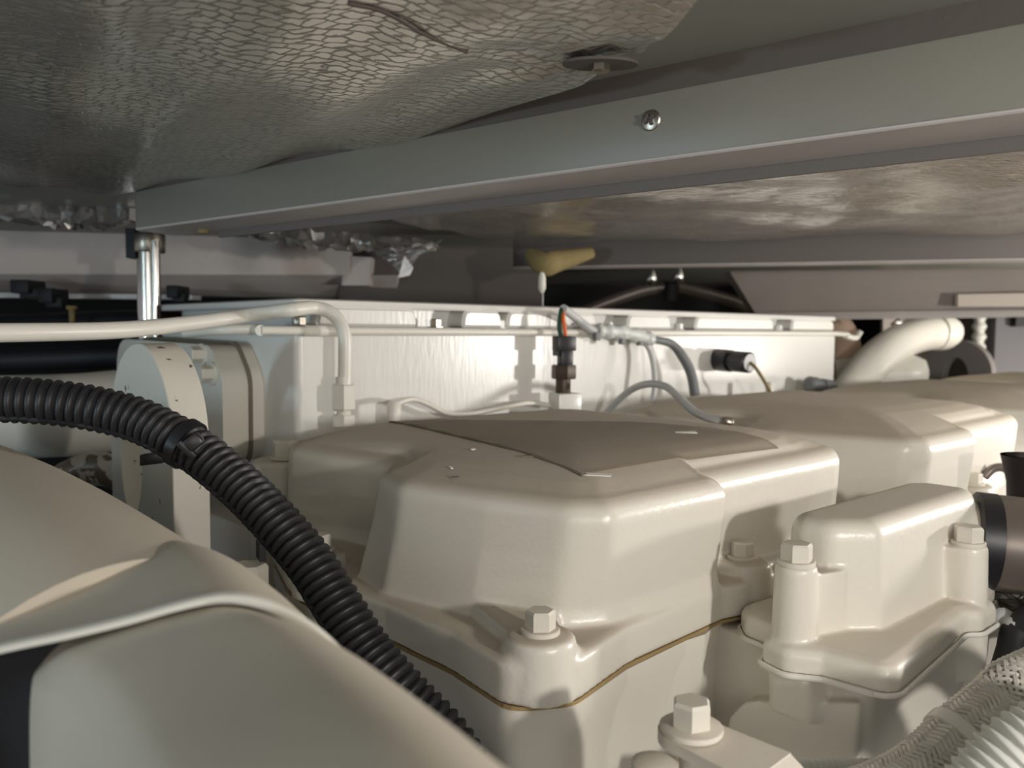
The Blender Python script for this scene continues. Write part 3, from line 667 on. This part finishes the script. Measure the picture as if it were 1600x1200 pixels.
bm = B(); lathe(bm, p+Vector((0, 0, 0.0)), -Zu, [(0.0092, 0), (0.0092, 0.008)], 14); obj('pipe_sleeve', bm, 'pipe', fl, 30)

# thin sense line with its elbow, running behind the near cover
q0 = onb(616, 640, 0.462)
sl = thing('sense_line', 'thin white wavy tube from a round elbow to the sensor block', 'pipe', q0)
pipe('tube', '', [q0+Vector((0, 0, 0.002)), onb(622, 630, 0.462), onb(645, 624, 0.465), onb(668, 631, 0.47), onb(700, 646, 0.475), onb(735, 647, 0.475), onb(780, 638, 0.475), onb(825, 630, 0.475), onb(860, 634, 0.47), onb(885, 640, 0.465)], 0.0036, parent=sl)
bm = B(); lathe(bm, q0+Vector((0, 0, 0.008)), Zu, [(0.006, -0.002), (0.0085, 0.001), (0.0088, 0.018), (0.0088, 0.05)], 16); obj('elbow_post', bm, 'pipe', sl)

# pressure sensor with its connector and wires
sb_ = 0.455; k0 = onb(881, 600, sb_); sy = k0.y; 
sn = thing('pressure_sensor', 'black pressure sensor plug standing upright before the white housing', 'sensor', onb(883, 640, sb_))
def slab(u0, u1, v0, v1, dep, nm, mt, bev=0.0015, par=sn):
    a = at(u0, v1, sy); b = at(u1, v0, sy); c = (a+b)/2; bm = B()
    ax = Vector((0.90, 0.43, 0)); ay = Vector((-0.43, 0.90, 0))
    dbox(bm, c, ax, ay, Z3, (b.x-a.x)/0.95, dep, b.z-a.z, bev); return obj(nm, bm, mt, par, 30)
slab(866, 897, 525, 548, 0.020, 'plug', 'black'); slab(868, 873, 543, 556, 0.018, 'plug_latch', 'black', 0)
slab(873, 893, 547, 574, 0.016, 'plug_neck', 'black')
def vl(u, v0, v1, r0, r1, nm, mt, n=20):
    bm = B(); a = at(u, v0, sy); b = at(u, v1, sy); h = (a-b).length; lathe(bm, a, Zu, [(r0*0.94, 0), (r0, 0.002), (r1, h-0.002), (r1*0.94, h)], n); obj(nm, bm, mt, sn, 30)
vl(881, 570, 592, 0.0178, 0.0178, 'sensor_nut', 'brass', 6); vl(880, 590, 616, 0.0108, 0.0108, 'sensor_stem', 'brass')
slab(863, 902, 614, 660, 0.034, 'mounting_block', 'white', 0.002)
bm = B(); tube(bm, [at(877, 528, sy), at(874, 510, sy), at(876, 492, sy), at(879, 482, sy+0.01), at(888, 486, sy+0.012)], 0.0036, 8); obj('green_wire', bm, 'green', sn)
bm = B(); tube(bm, [at(884, 528, sy-0.004), at(882, 512, sy-0.006), at(880, 498, sy-0.004), at(880, 486, sy+0.006)], 0.0027, 8); obj('orange_wire', bm, 'orange', sn)

lm = thing('wire_loom', 'clear taped wire bundle hanging over the rim of the white housing', 'cable', onb(960, 522, 0.47))
ls = [at(880, 482, sy+0.004), onb(900, 497, 0.475), onb(918, 511, 0.47), onb(935, 519, 0.468), onb(960, 522, 0.468)]
bm = B(); tube(bm, ls, 0.0062, 10); obj('white_sleeve', bm, 'greycable', lm, 60)
bm = B(); tube(bm, [onb(932, 517, 0.468), onb(950, 518, 0.465), onb(975, 520, 0.465), onb(1005, 527, 0.468), onb(1018, 531, 0.468)], lambda s: 0.0105+0.0018*math.sin(s*31), 12); obj('taped_bundle', bm, 'tape', lm, 60)
for u, v in ((932, 526), (972, 532), (1000, 534)):
    bm = B(); p = onb(u, v, 0.462); dbox(bm, p, e1, e2, Z3, 0.010, 0.008, 0.012, 0.001); obj('tape_end', bm, 'darkcable', lm, 30)
bm = B(); tube(bm, [onb(1010, 529, 0.468), onb(1048, 537, 0.465), onb(1068, 560, 0.455), onb(1080, 585, 0.45), onb(1086, 618, 0.445)], lambda s: 0.0052+0.003*min(1, s*2.2), 12); obj('grey_branch', bm, 'darkcable', lm, 60, label='speckled grey wire sleeve hanging down')
bm = B(); tube(bm, [onb(1000, 529, 0.472), onb(1014, 545, 0.47), onb(1021, 570, 0.465), onb(1023, 600, 0.46), onb(1020, 630, 0.46)], 0.0045, 10); obj('pale_branch', bm, 'greycable', lm, 60)
# arching cable across the gap to the near cover
ca = thing('arched_cable', 'thin grey cable arching between the first and second rocker covers', 'cable', onb(1010, 640, 0.40))
bm = B(); tube(bm, [at(930, 665, 1.27), at(955, 636, 1.255), at(985, 610, 1.22), at(1012, 600, 1.18), at(1040, 604, 1.14), at(1062, 622, 1.105), at(1085, 643, 1.065), at(1115, 656, 1.03), at(1135, 658, 1.017)], 0.0052, 12); obj('cable', bm, 'greycable', ca, 60)
bm = B(); p = at(1128, 658, 1.015); lathe(bm, p, (0.95, -0.2, -0.12), [(0.0050, 0), (0.0058, 0.003), (0.0058, 0.012), (0.004, 0.014)], 8); obj('terminal', bm, 'steel', ca)
# round black plug on the housing face
rp = thing('round_plug', 'round black plug connector sticking out of the white housing near its right end', 'connector', onb(1128, 563, 0.49))
pc = onb(1132, 563, 0.482); axp = (at(1176, 567, pc.y-0.055)-pc).normalized()
bm = B(); lathe(bm, pc-axp*0.005, axp, [(0.020, -0.03), (0.020, 0.02), (0.0155, 0.021), (0.0155, 0.029), (0.0185, 0.030), (0.0185, 0.062), (0.016, 0.064)], 24); pl_ = obj('plug_shell', bm, 'black', rp, 30)
bm = B(); lathe(bm, pc+axp*0.058, axp, [(0.0155, 0), (0.0155, 0.0022)], 20); obj('plug_face', bm, 'greycable', rp, 30)
bm = B(); c0 = pc+axp*0.060; tube(bm, [c0, c0+axp*0.012+Vector((0, 0, -0.008)), at(1192, 592, c0.y-0.01), at(1200, 606, c0.y), at(1206, 618, c0.y)], 0.003, 8); obj('lead', bm, 'yellow', rp)
bm = B(); lathe(bm, onb(1203, 597, 0.43), Zu, [(0.006, 0), (0.008, 0.003), (0.008, 0.05)], 12); obj('gland', bm, 'pipe', rp)
# flexible fitting at the right end of the housing
bm = B(); lathe(bm, onb(1262, 600, 0.455), (0.7, 0.4, -0.1), [(0.012, 0), (0.016, 0.004), (0.016, 0.025), (0.012, 0.027), (0.012, 0.04), (0.015, 0.041), (0.015, 0.07)], 16)
obj('hose_fitting', bm, 'darkcable', None, 30, 'small grey hose fitting at the foot of the white housing, right end', 'fitting')

# ------------------------------------------------------------------ lifting lugs
def lug(name, label, a0, a1, b0, b1, ztop, mt, off=0.0):
    root = thing(name, label, 'lifting eye', E((a0+a1)/2, (b0+b1)/2, -0.46))
    bc = (b0+b1)/2; R = (b1-b0)/2; n = 22
    out = [(b0, -0.46)] + [(bc - R*math.cos(math.pi*k/n), ztop-R*1.02+R*1.02*math.sin(math.pi*k/n)) for k in range(n+1)] + [(b1, -0.46)]
    hb, hz, hr, hh = bc+off, ztop-0.113, R*0.36, 0.062
    hol = [(hb + hr*math.cos(t), hz + hh*math.sin(t)) for t in [2*math.pi*k/32 for k in range(32)]]
    bm = B()
    for side, a in ((0, a0), (1, a1)):
        vo = [bm.verts.new(E(a, b, z)) for b, z in out]; vh = [bm.verts.new(E(a, b, z)) for b, z in hol]
        eo = [bm.edges.new((vo[i], vo[(i+1) % len(vo)])) for i in range(len(vo))]; eh = [bm.edges.new((vh[i], vh[(i+1) % 32])) for i in range(32)]
        bmesh.ops.triangle_fill(bm, edges=eo+eh, use_beauty=True)
        if side == 0: so, sh = vo, vh
        else:
            for i in range(len(vo)): j = (i+1) % len(vo); bm.faces.new((so[i], so[j], vo[j], vo[i]))
            for i in range(32): j = (i+1) % 32; bm.faces.new((sh[i], sh[j], vh[j], vh[i]))
    o = obj('eye_plate', bm, mt, root, 35)
    bv = o.modifiers.new('bevel', 'BEVEL'); bv.width = 0.0012; bv.segments = 2; bv.limit_method = 'ANGLE'; bv.angle_limit = math.radians(50)
    return root
lug('lifting_eye', 'thick cream lifting eye with chipped edges behind the black conduit', -0.153, -0.119, 0.385, 0.565, -0.016, 'chip', 0.026)
lug('lifting_eye', 'far grey lifting eye at the distant end of the engine', 2.075, 2.11, 0.435, 0.625, -0.018, 'greyeye')

# left stuff between lug and near cover
bm = B(); hx = at(445, 703, 0.93)
lb_ = thing('pillar_bolt', 'cream hex bolt on a round pillar at the far left corner of the nearest cover', 'bolt', at(425, 800, 0.93))
hexbolt(at(447, 716, 0.93), (0, 0, 1), 0.027, 0.018, lb_, 'cream', 1.1, 0.2)
bm = B(); lathe(bm, at(447, 718, 0.93)+Vector((-0.004, 0, 0)), Zu, [(0.030, 0), (0.034, 0.004), (0.036, 0.25)], 20); obj('pillar', bm, 'cream', lb_)
# junction lump at the left of the near head
jl = thing('end_bracket', 'cream flat bracket with painted-over bolts, left of the nearest cover behind the conduit', 'bracket', E(-0.1, 0.33, -0.46))
bm = B(); pts = rpoly([(-0.155, 0.31, .01), (-0.093, 0.235, .008), (-0.090, 0.36, .01), (-0.075, 0.40, .01), (-0.12, 0.44, .02)], 5)
loft(bm, [up3(pts, -0.46), up3(pts, -0.243), up3(inset(pts, 0.004), -0.239)]); obj('bracket_body', bm, 'cream', jl)
hexbolt(E(-0.105, 0.335, -0.239), (0, 0, 1), 0.03, 0.022, jl, 'cream', 1.1, 0.5); 
bm = B(); dbox(bm, at(408, 860, 0.745), Vector((0.9, 0.43, 0)), Vector((-0.43, 0.9, 0)), Z3, 0.006, 0.02, 0.016); obj('rubber_pad', bm, 'blackpipe', jl)

# ------------------------------------------------------------------ far right pipes
bm = B(); 
fp = thing('coolant_pipe', 'thick white curved pipe with a flared end behind the second cover', 'pipe', at(1350, 600, 1.72))
tube(bm, [at(1300, 662, 1.85), at(1326, 616, 1.87), at(1360, 571, 1.91), at(1395, 541, 1.97), at(1430, 525, 2.03), at(1465, 519, 2.09)], 0.042, 22); obj('pipe_bend', bm, 'pipe', fp, 60)
bm = B(); a = at(1460, 519, 2.08); ax = (at(1500, 519, 2.12)-a).normalized(); lathe(bm, a, ax, [(0.040, -0.002), (0.046, 0.0), (0.045, 0.035), (0.035, 0.062), (0.020, 0.065)], 24); obj('flared_end', bm, 'pipe', fp, 30)
bm = B(); tube(bm, [at(1245, 486, 2.2), at(1278, 496, 2.15), at(1306, 515, 2.1), at(1318, 550, 2.07), at(1312, 640, 2.05)], 0.042, 18); obj('lagged_bend', bm, 'tan', None, 60, 'tan lagged pipe bend behind the right end of the white housing', 'pipe')
bm = B(); a = at(1340, 588, 2.0); ax = (at(1436, 582, 1.96)-a).normalized(); lathe(bm, a, ax, [(0.045, -0.05), (0.045, 0.10), (0.040, 0.13), (0.028, 0.15), (0.01, 0.155)], 26); obj('filter_canister', bm, 'pipe', None, 40, 'rounded cream canister glowing under the curved white pipe', 'canister')
bm = B(); lathe(bm, at(1403, 503, 1.9), (0, -1, 0.2), [(0.004, -0.03), (0.0075, 0), (0.0075, 0.004), (0.004, 0.006)], 12); obj('chrome_stud', bm, 'chrome', None, 40, 'tiny chrome stud just above the curved white pipe', 'bolt')
# arch hoses in the dark gap with bright clips
for s_, pts in (('left', [at(880, 500, 2.3), at(940, 476, 2.3), at(1000, 455, 2.3), at(1040, 448, 2.3)]), ('right', [at(1056, 448, 2.3), at(1090, 456, 2.32), at(1140, 470, 2.35), at(1200, 492, 2.38)])):
    bm = B(); tube(bm, pts, 0.018, 12); obj('arched_hose', bm, 'silicone', None, 60, 'grey hose rising from the %s in the dark gap behind the white housing' % s_, 'hose', 'arched hoses in the gap')
bm = B(); tube(bm, [at(1050, 440, 2.28), at(1048, 470, 2.28)], 0.02, 10, 0); obj('hose_joint', bm, 'blackpipe', None, 40, 'black joint where the two arched grey hoses meet', 'hose')
for u, v, wd in ((1018, 437, 'left'), (1060, 434, 'right')):
    bm = B(); lathe(bm, at(u, v+5, 2.2), (0, -0.2, 1), [(0.008, -0.006), (0.014, 0.002), (0.014, 0.016), (0.006, 0.034)], 16); obj('pipe_clip', bm, 'chrome', None, 50, 'bright chrome clip, %s of two above the arched hoses' % wd, 'clip', 'chrome clips')
bm = B(); tube(bm, [at(1170, 440, 2.35), at(1195, 475, 2.35), at(1215, 492, 2.35)], 0.008, 8); obj('thin_hose', bm, 'blackpipe', None, 60, 'thin dark hose beside the taupe stringer in the gap', 'hose')
# grey cabinet and white conduit at right edge
cb = thing('equipment_cabinet', 'grey equipment cabinet at the right edge behind the far lug', 'cabinet', (1.75, 2.65, -1.0))
bm = B(); a = at(1556, 500, 2.5); wbox(bm, a.x, a.x+0.6, 2.5, 2.9, -1.0, 0.05, 0.004); obj('cabinet_body', bm, 'grey', cb)
bm = B(); a = at(1536, 500, 2.5); wbox(bm, a.x, a.x+0.035, 2.53, 2.9, -1.0, 0.05); obj('door_edge', bm, 'hullbrown', cb)
bm = B(); a = at(1592, 500, 2.49); wbox(bm, a.x-0.02, a.x+0.02, 2.47, 2.5, a.z-0.02, a.z+0.012); obj('latch', bm, 'blackpipe', cb)
bm = B(); a = at(1531, 490, 2.44); b = Vector((a.x, a.y, -1.0)); ps = [a.lerp(b, k/300) for k in range(301)]
tube(bm, ps, lambda s: 0.017+0.0035*math.sin(s*2*math.pi*35), 12, 0); obj('white_hose', bm, 'conduit', None, 60, 'white ribbed hose standing by the grey cabinet', 'hose')
# brown bulkhead seen between cabinet and curved pipe
bm = B(); q = [at(1380, 640, 2.75), at(1560, 640, 2.75), at(1560, 470, 2.75), at(1380, 470, 2.75)]; loft(bm, [q, [p+Vector((0, 0.02, 0)) for p in q]]); obj('trim_5', bm, 'hull', None, 0, kind='structure')
bm = B(); a = at(1455, 606, 1.90); dbox(bm, a, Vector((1, 0, 0)), Vector((0, 1, 0)), Z3, 0.10, 0.05, 0.008, 0.003); obj('dark_rag', bm, 'funnel', None, 40, 'flat dark scrap lying on the third rocker cover', 'scrap')

# ------------------------------------------------------------------ right edge: coupling, funnel, hoses
cp = thing('hose_coupling', 'brown silicone hose coupling with a black band, right of the bolted housing', 'hose', E(0.5, -0.15, -0.2))
p0 = at(1545, 835, 0.84); axc = Vector((0.93, -0.30, -0.06)).normalized()
p0 = at(1575, 850, 0.745)
bm = B(); lathe(bm, p0, axc, [(0.038, -0.020), (0.042, -0.016), (0.0435, -0.008), (0.0435, 0.25)], 40); obj('hose_body', bm, 'silicone', cp, 30)
bm = B(); lathe(bm, p0-axc*0.030, axc, [(0.039, 0), (0.044, 0.002), (0.044, 0.018), (0.040, 0.020)], 40); obj('black_band', bm, 'black', cp, 30)
bm = B(); lathe(bm, p0-axc*0.020, -axc, [(0.036, 0), (0.036, 0.02), (0.030, 0.06)], 32); obj('inlet_neck', bm, 'cream', cp, 40)
fn = at(1612, 712, 0.90)
bm = B(); lathe(bm, fn, Zu, [(0.025, 0.0), (0.030, 0.0), (0.029, 0.004), (0.023, 0.03), (0.0205, 0.08), (0.0205, 0.12)], 28, cap=False)
bmesh.ops.solidify(bm, geom=bm.faces[:], thickness=0.002)
obj('funnel', bm, 'funnel', None, 30, 'dark brown flared funnel mouth at the right edge above the coupling', 'funnel')
# small grey pipe clamp left of funnel
bm = B(); tube(bm, [at(1538, 745, 1.12), at(1552, 732, 1.12), at(1570, 732, 1.12), at(1583, 748, 1.12), at(1584, 790, 1.12)], 0.006, 10); obj('bent_tube', bm, 'silicone', None, 60, 'small bent grey tube beside the dark funnel', 'pipe')

def corrugated(pts, r, pitch, depth, n=20, per=8, sq=False):
    c = catmull(pts, 40); L = [0]
    for a, b in zip(c, c[1:]): L.append(L[-1]+(b-a).length)
    tot = L[-1]; N_ = int(tot/pitch)*per; out = []; j = 0; rs = []
    for i in range(N_+1):
        s = tot*i/N_
        while j < len(L)-2 and L[j+1] < s: j += 1
        t = (s-L[j])/max(L[j+1]-L[j], 1e-9); out.append(c[j].lerp(c[j+1], t))
        ph = 0.5+0.5*math.cos(2*math.pi*(i % per)/per); ph = ph**0.55 if not sq else ph
        rs.append(r - depth*(1-ph))
    fr = frames(out); bm = B(); loops = []
    for p, rr, (t, a, b) in zip(out, rs, fr):
        loops.append([p+(a*math.cos(2*math.pi*k/n)+b*math.sin(2*math.pi*k/n))*rr for k in range(n)])
    loft(bm, loops); return bm, out, fr
# black conduit crossing the picture
cdp = [at(-110, 628, 0.60), at(-30, 624, 0.60), at(60, 627, 0.605), at(140, 637, 0.61), at(220, 658, 0.612), at(300, 700, 0.605), at(370, 755, 0.595), at(430, 815, 0.580), at(485, 880, 0.565), at(530, 950, 0.55), at(575, 1020, 0.535), at(630, 1085, 0.52), at(700, 1160, 0.51), at(760, 1260, 0.50)]
kd = thing('corrugated_conduit', 'black corrugated cable conduit curving down across the left side', 'conduit', at(300, 700, 0.605))
bm, kp, kf = corrugated(cdp, 0.0172, 0.0068, 0.0030, 22, 8); obj('conduit_tube', bm, 'hose', kd, 60)
# slit along the conduit
bm = B(); pts = []
for i in range(0, len(kp), 4):
    t = kf[i][0]; side = t.cross(Vector((0, -1, 0.0))).normalized()
    if side.z > 0: side = -side
    pts.append(kp[i] + side*0.0118 + Vector((0, -0.0105, 0)))
tube(bm, pts, 0.0022, 6, 0); obj('slit_edge', bm, 'blackpipe', kd, 60)
# cable tie
ti = min(range(len(kp)), key=lambda i: (kp[i]-at(290, 692, 0.607)).length); t, a, b = kf[ti]
ct = thing('cable_tie', 'black cable tie strapping the conduit to the lifting eye', 'cable tie', kp[ti])
bm = B(); lathe(bm, kp[ti]-t*0.004, t, [(0.0172, 0), (0.0190, 0.0), (0.0190, 0.008), (0.0172, 0.008)], 28); obj('strap', bm, 'black', ct, 30)
bm = B(); hp = at(303, 690, 0.585); dbox(bm, hp, Vector((0.75, 0.2, 0.62)).normalized(), Vector((-0.2, 0.97, 0)).normalized(), Vector((-0.6, -0.1, 0.77)).normalized(), 0.012, 0.010, 0.010, 0.002); obj('tie_head', bm, 'black', ct, 30)
bm = B(); hp = at(292, 703, 0.583); dbox(bm, hp, Vector((0.62, 0.2, -0.7)).normalized(), Vector((-0.2, 0.97, 0)).normalized(), Vector((0.7, 0.1, 0.62)).normalized(), 0.016, 0.006, 0.005, 0.001); obj('tie_tail', bm, 'black', ct, 30)
bm = B(); dbox(bm, at(240, 716, 0.66), Vector((1, 0.1, 0.12)).normalized(), Vector((0, 1, 0)), Z3, 0.018, 0.010, 0.009, 0.001); obj('tie_loop', bm, 'black', ct, 30)

# braided hose at lower right: a core with woven cords
def braid(name, label, pts, r, mt, cords=14, pitch=0.05, cr=0.0017, core='braid_core'):
    root = thing(name, label, 'hose', pts[len(pts)//2])
    c = catmull(pts, 26); fr = frames(c)
    bm = B(); tube(bm, c, r*0.97, 18, 0); obj('hose_core', bm, core, root, 60)
    L = [0]
    for a, b in zip(c, c[1:]): L.append(L[-1]+(b-a).length)
    bm = B()
    for sgn in (1, -1):
        for k in range(cords):
            line = []
            for i, (p, (t, a, b)) in enumerate(zip(c, fr)):
                an = sgn*2*math.pi*L[i]/pitch + 2*math.pi*k/cords
                rr = r + 0.0006*math.cos(cords*an*0.5+ (0 if sgn > 0 else math.pi))
                line.append(p + (a*math.cos(an)+b*math.sin(an))*rr)
            tube(bm, line, cr, 5, 0)
    obj('braid_weave', bm, mt, root, 60, kind='stuff')
    return root
hsn = [at(1950, 1300, 0.56), at(1830, 1110, 0.53), at(1720, 1035, 0.515), at(1600, 1068, 0.50), at(1555, 1105, 0.495), at(1500, 1150, 0.485), at(1450, 1198, 0.475), at(1395, 1232, 0.47), at(1320, 1258, 0.465), at(1200, 1275, 0.46)]
bh = braid('braided_hose', 'silvery braided hose bending round the bottom right of the bolted housing', hsn, 0.0165, 'braid', 18, 0.058, 0.0016)
c = catmull(hsn, 26); fr = frames(c); ki = min(range(len(c)), key=lambda i: (c[i]-at(1492, 1155, 0.484)).length); t = fr[ki][0]
bm = B(); lathe(bm, c[ki]-t*0.0045, t, [(0.0175, 0), (0.0195, 0.0006), (0.0195, 0.0085), (0.0175, 0.009)], 28); obj('band_clamp', bm, 'pipe', bh, 30, label='plain white band around the hose')
braid('braided_hose', 'dark braided hose end peeping out under the brown coupling', [at(2000, 930, 0.78), at(1800, 944, 0.75), at(1610, 946, 0.74), at(1575, 938, 0.75), at(1560, 936, 0.76)], 0.0155, 'braid_dark', 10, 0.05, 0.0018)
bm, _, _ = corrugated([at(1960, 1330, 0.42), at(1830, 1180, 0.42), at(1720, 1128, 0.42), at(1620, 1165, 0.42), at(1560, 1212, 0.42), at(1500, 1290, 0.42)], 0.021, 0.0050, 0.0024, 22, 8, True)
obj('white_conduit', bm, 'conduit', None, 60, 'white corrugated conduit in the bottom right corner', 'conduit')
bm, _, _ = corrugated([at(1130, 1206, 0.50), at(1220, 1203, 0.51), at(1320, 1200, 0.52), at(1400, 1200, 0.53)], 0.0062, 0.0042, 0.0012, 14, 6, True)
obj('white_conduit', bm, 'conduit', None, 60, 'slim white corrugated conduit along the bottom edge below the housing', 'conduit')
bm = B(); tube(bm, [at(1562, 968, 0.70), at(1575, 970, 0.69), at(1590, 978, 0.68), at(1640, 985, 0.68), at(1800, 990, 0.70)], lambda s: 0.0085+0.002*math.sin(s*14), 12); obj('wrapped_joint', bm, 'greycable', None, 60, 'pale wrapped hose joint beneath the coupling at the right edge', 'hose')
bm = B(); tube(bm, [at(1568, 1060, 0.68), at(1580, 1020, 0.68), at(1592, 985, 0.68), at(1640, 960, 0.68), at(1800, 940, 0.72)], 0.012, 12); obj('black_hose', bm, 'blackpipe', None, 60, 'black hose in the gap above the braided hose at the right edge', 'hose')

# ------------------------------------------------------------------ left background
bm = B(); tube(bm, [at(-200, 655, 1.12), at(0, 652, 1.14), at(120, 648, 1.16), at(200, 640, 1.2), at(260, 640, 1.25)], 0.058, 24); obj('manifold_pipe', bm, 'cream', None, 60, 'wide cream pipe behind the black conduit at the left edge', 'pipe')
for v, r_, y, lb2 in ((562, 0.020, 1.42, 'lower'), (513, 0.026, 1.50, 'upper')):
    bm = B(); tube(bm, [at(-150, v+4, y), at(40, v, y), at(200, v-6, y+0.02), at(330, v-8, y+0.05)], r_, 14); obj('black_pipe', bm, 'blackpipe', None, 60, '%s black pipe running behind the cream pipes at left' % lb2, 'pipe', 'black pipes at the left')
for i, (u, v, w_, h_) in enumerate(((35, 448, 0.035, 0.026), (75, 462, 0.028, 0.028), (272, 456, 0.022, 0.024))):
    bm = B(); p = at(u, v, 1.58); wbox(bm, p.x-w_/2, p.x+w_/2, p.y-0.012, p.y+0.05, p.z-h_/2, p.z+h_/2, 0.003)
    wbox(bm, p.x-w_*0.2, p.x+w_*0.9, p.y, p.y+0.02, p.z-h_*0.8, p.z-h_*0.1, 0.002)
    obj('cable_clamp', bm, 'blackpipe', None, 30, ('leftmost black clamp on the pale hull lip', 'second black clamp on the hull lip, right of the leftmost', 'small black clamp on the hull lip right of the steel post')[i], 'clamp', 'black clamps on the hull lip')
bm = B(); lathe(bm, at(112, 478, 1.45), Zu, [(0.009, 0), (0.009, 0.006), (0.005, 0.007), (0.005, 0.035)], 10); obj('stud', bm, 'yellow', None, 30, 'small brass coloured stud between the black pipes at left', 'bolt')
bm = B(); ebox(bm, -0.75, -0.2, 0.62, 0.75, -1.0, -0.165, 0.01); obj('blue_panel', bm, 'blue', None, 30, 'dark blue panel low behind the lifting eye at left', 'panel')
bm = B(); tube(bm, [at(80, 800, 0.98), at(98, 755, 0.98), at(130, 736, 0.98), at(170, 735, 0.98), at(210, 760, 0.98), at(230, 820, 0.98)], 0.020, 14); obj('flaking_pipe', bm, 'camo', None, 60, 'cream pipe loop with flaking dark patches left of the lifting eye', 'pipe')

# ------------------------------------------------------------------ blurred exhaust elbow in the foreground
el = thing('exhaust_elbow', 'large blurred cream exhaust elbow with a raised rim in the near left foreground', 'pipe', (-0.16, 0.3, -0.5))
def cam_pt(u, v, y): return at(u, v, y)
def pxtube(rings, n=56):
    """rings: (u, v, depth, radius); round sections perpendicular to the run"""
    pts = [at(u, v, y) for u, v, y, r in rings]; k = 6
    cs = catmull(pts, k); rs = []
    rv = catmull([Vector((r, 0, 0)) for *_, r in rings], k); rs = [q.x for q in rv]
    fr = frames(cs); bm = B()
    loft(bm, [[p+(a*math.cos(2*math.pi*j/n)+b*math.sin(2*math.pi*j/n))*r for j in range(n)] for p, r, (t, a, b) in zip(cs, rs, fr)])
    return bm, cs, fr, rs
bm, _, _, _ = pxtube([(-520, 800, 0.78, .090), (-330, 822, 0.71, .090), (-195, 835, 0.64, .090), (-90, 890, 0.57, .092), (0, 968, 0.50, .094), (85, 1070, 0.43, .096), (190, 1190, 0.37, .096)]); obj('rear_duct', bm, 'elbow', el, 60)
# pear-shaped section of the elbow at the rim, as seen 0.30 m away; every other section is a shifted copy of it
sec = [(-300, 1085), (-150, 1045), (0, 1008), (100, 987), (200, 963), (275, 942), (340, 929), (392, 933), (440, 951), (485, 977), (525, 1012), (565, 1060), (595, 1130), (600, 1230), (545, 1340), (400, 1410), (100, 1420), (-200, 1370), (-330, 1220)]
def section(y, T, k, n=5, narrow=False):
    nr = lambda u: 220-(1-math.exp(-(220-u)/200))*200 if narrow and u < 220 else u
    pts = [Vector((T[0]+(nr(u)-490)*k, T[1]+(v-981)*k, 0)) for u, v in sec]
    N_ = len(pts); out = []
    for i in range(N_):
        a, b, c, d = pts[i-1], pts[i], pts[(i+1) % N_], pts[(i+2) % N_]
        for j in range(n):
            t = j/n; q = 0.5*((2*b)+(c-a)*t+(2*a-5*b+4*c-d)*t*t+(3*b-a-3*c+d)*t**3); out.append(at(q.x, q.y, y))
    return out
bm = B(); loft(bm, [section(y, T, k) for y, T, k in ((0.47, (268, 900), 0.40), (0.465, (290, 880), 0.50), (0.45, (315, 873), 0.58), (0.425, (345, 876), 0.66), (0.39, (388, 890), 0.76), (0.35, (430, 922), 0.86), (0.32, (468, 958), 0.94), (0.302, (489, 980), 0.995))], True, False)
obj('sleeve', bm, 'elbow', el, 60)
bm = B(); loft(bm, [section(y, T, k) for y, T, k in ((0.303, (488, 983), 0.985), (0.302, (491, 979), 1.0), (0.299, (495, 977), 1.012), (0.296, (496, 979), 1.012), (0.294, (494, 984), 1.0), (0.2945, (486, 993), 0.975), (0.301, (482, 994), 0.965))], False, False)
obj('rim', bm, 'pipe', el, 60, label='pale raised rim around the elbow')
bm = B(); loft(bm, [section(y, T, k) for y, T, k in ((0.325, (460, 962), 0.90), (0.318, (464, 968), 0.915))]); obj('shade_disc', bm, 'blackpipe', el, 60, label='black disc standing in for shade inside the rim')  # black disc put in to give the gap inside the rim its shade
bm = B(); loft(bm, [section(y, T, k, 5, True) for y, T, k in ((0.33, (440, 972), 0.86), (0.30, (484, 998), 0.955), (0.28, (535, 1014), 0.985), (0.26, (578, 1040), 1.01), (0.235, (640, 1084), 1.08), (0.205, (710, 1137), 1.18), (0.175, (785, 1198), 1.30), (0.15, (880, 1290), 1.45), (0.13, (980, 1400), 1.6))])
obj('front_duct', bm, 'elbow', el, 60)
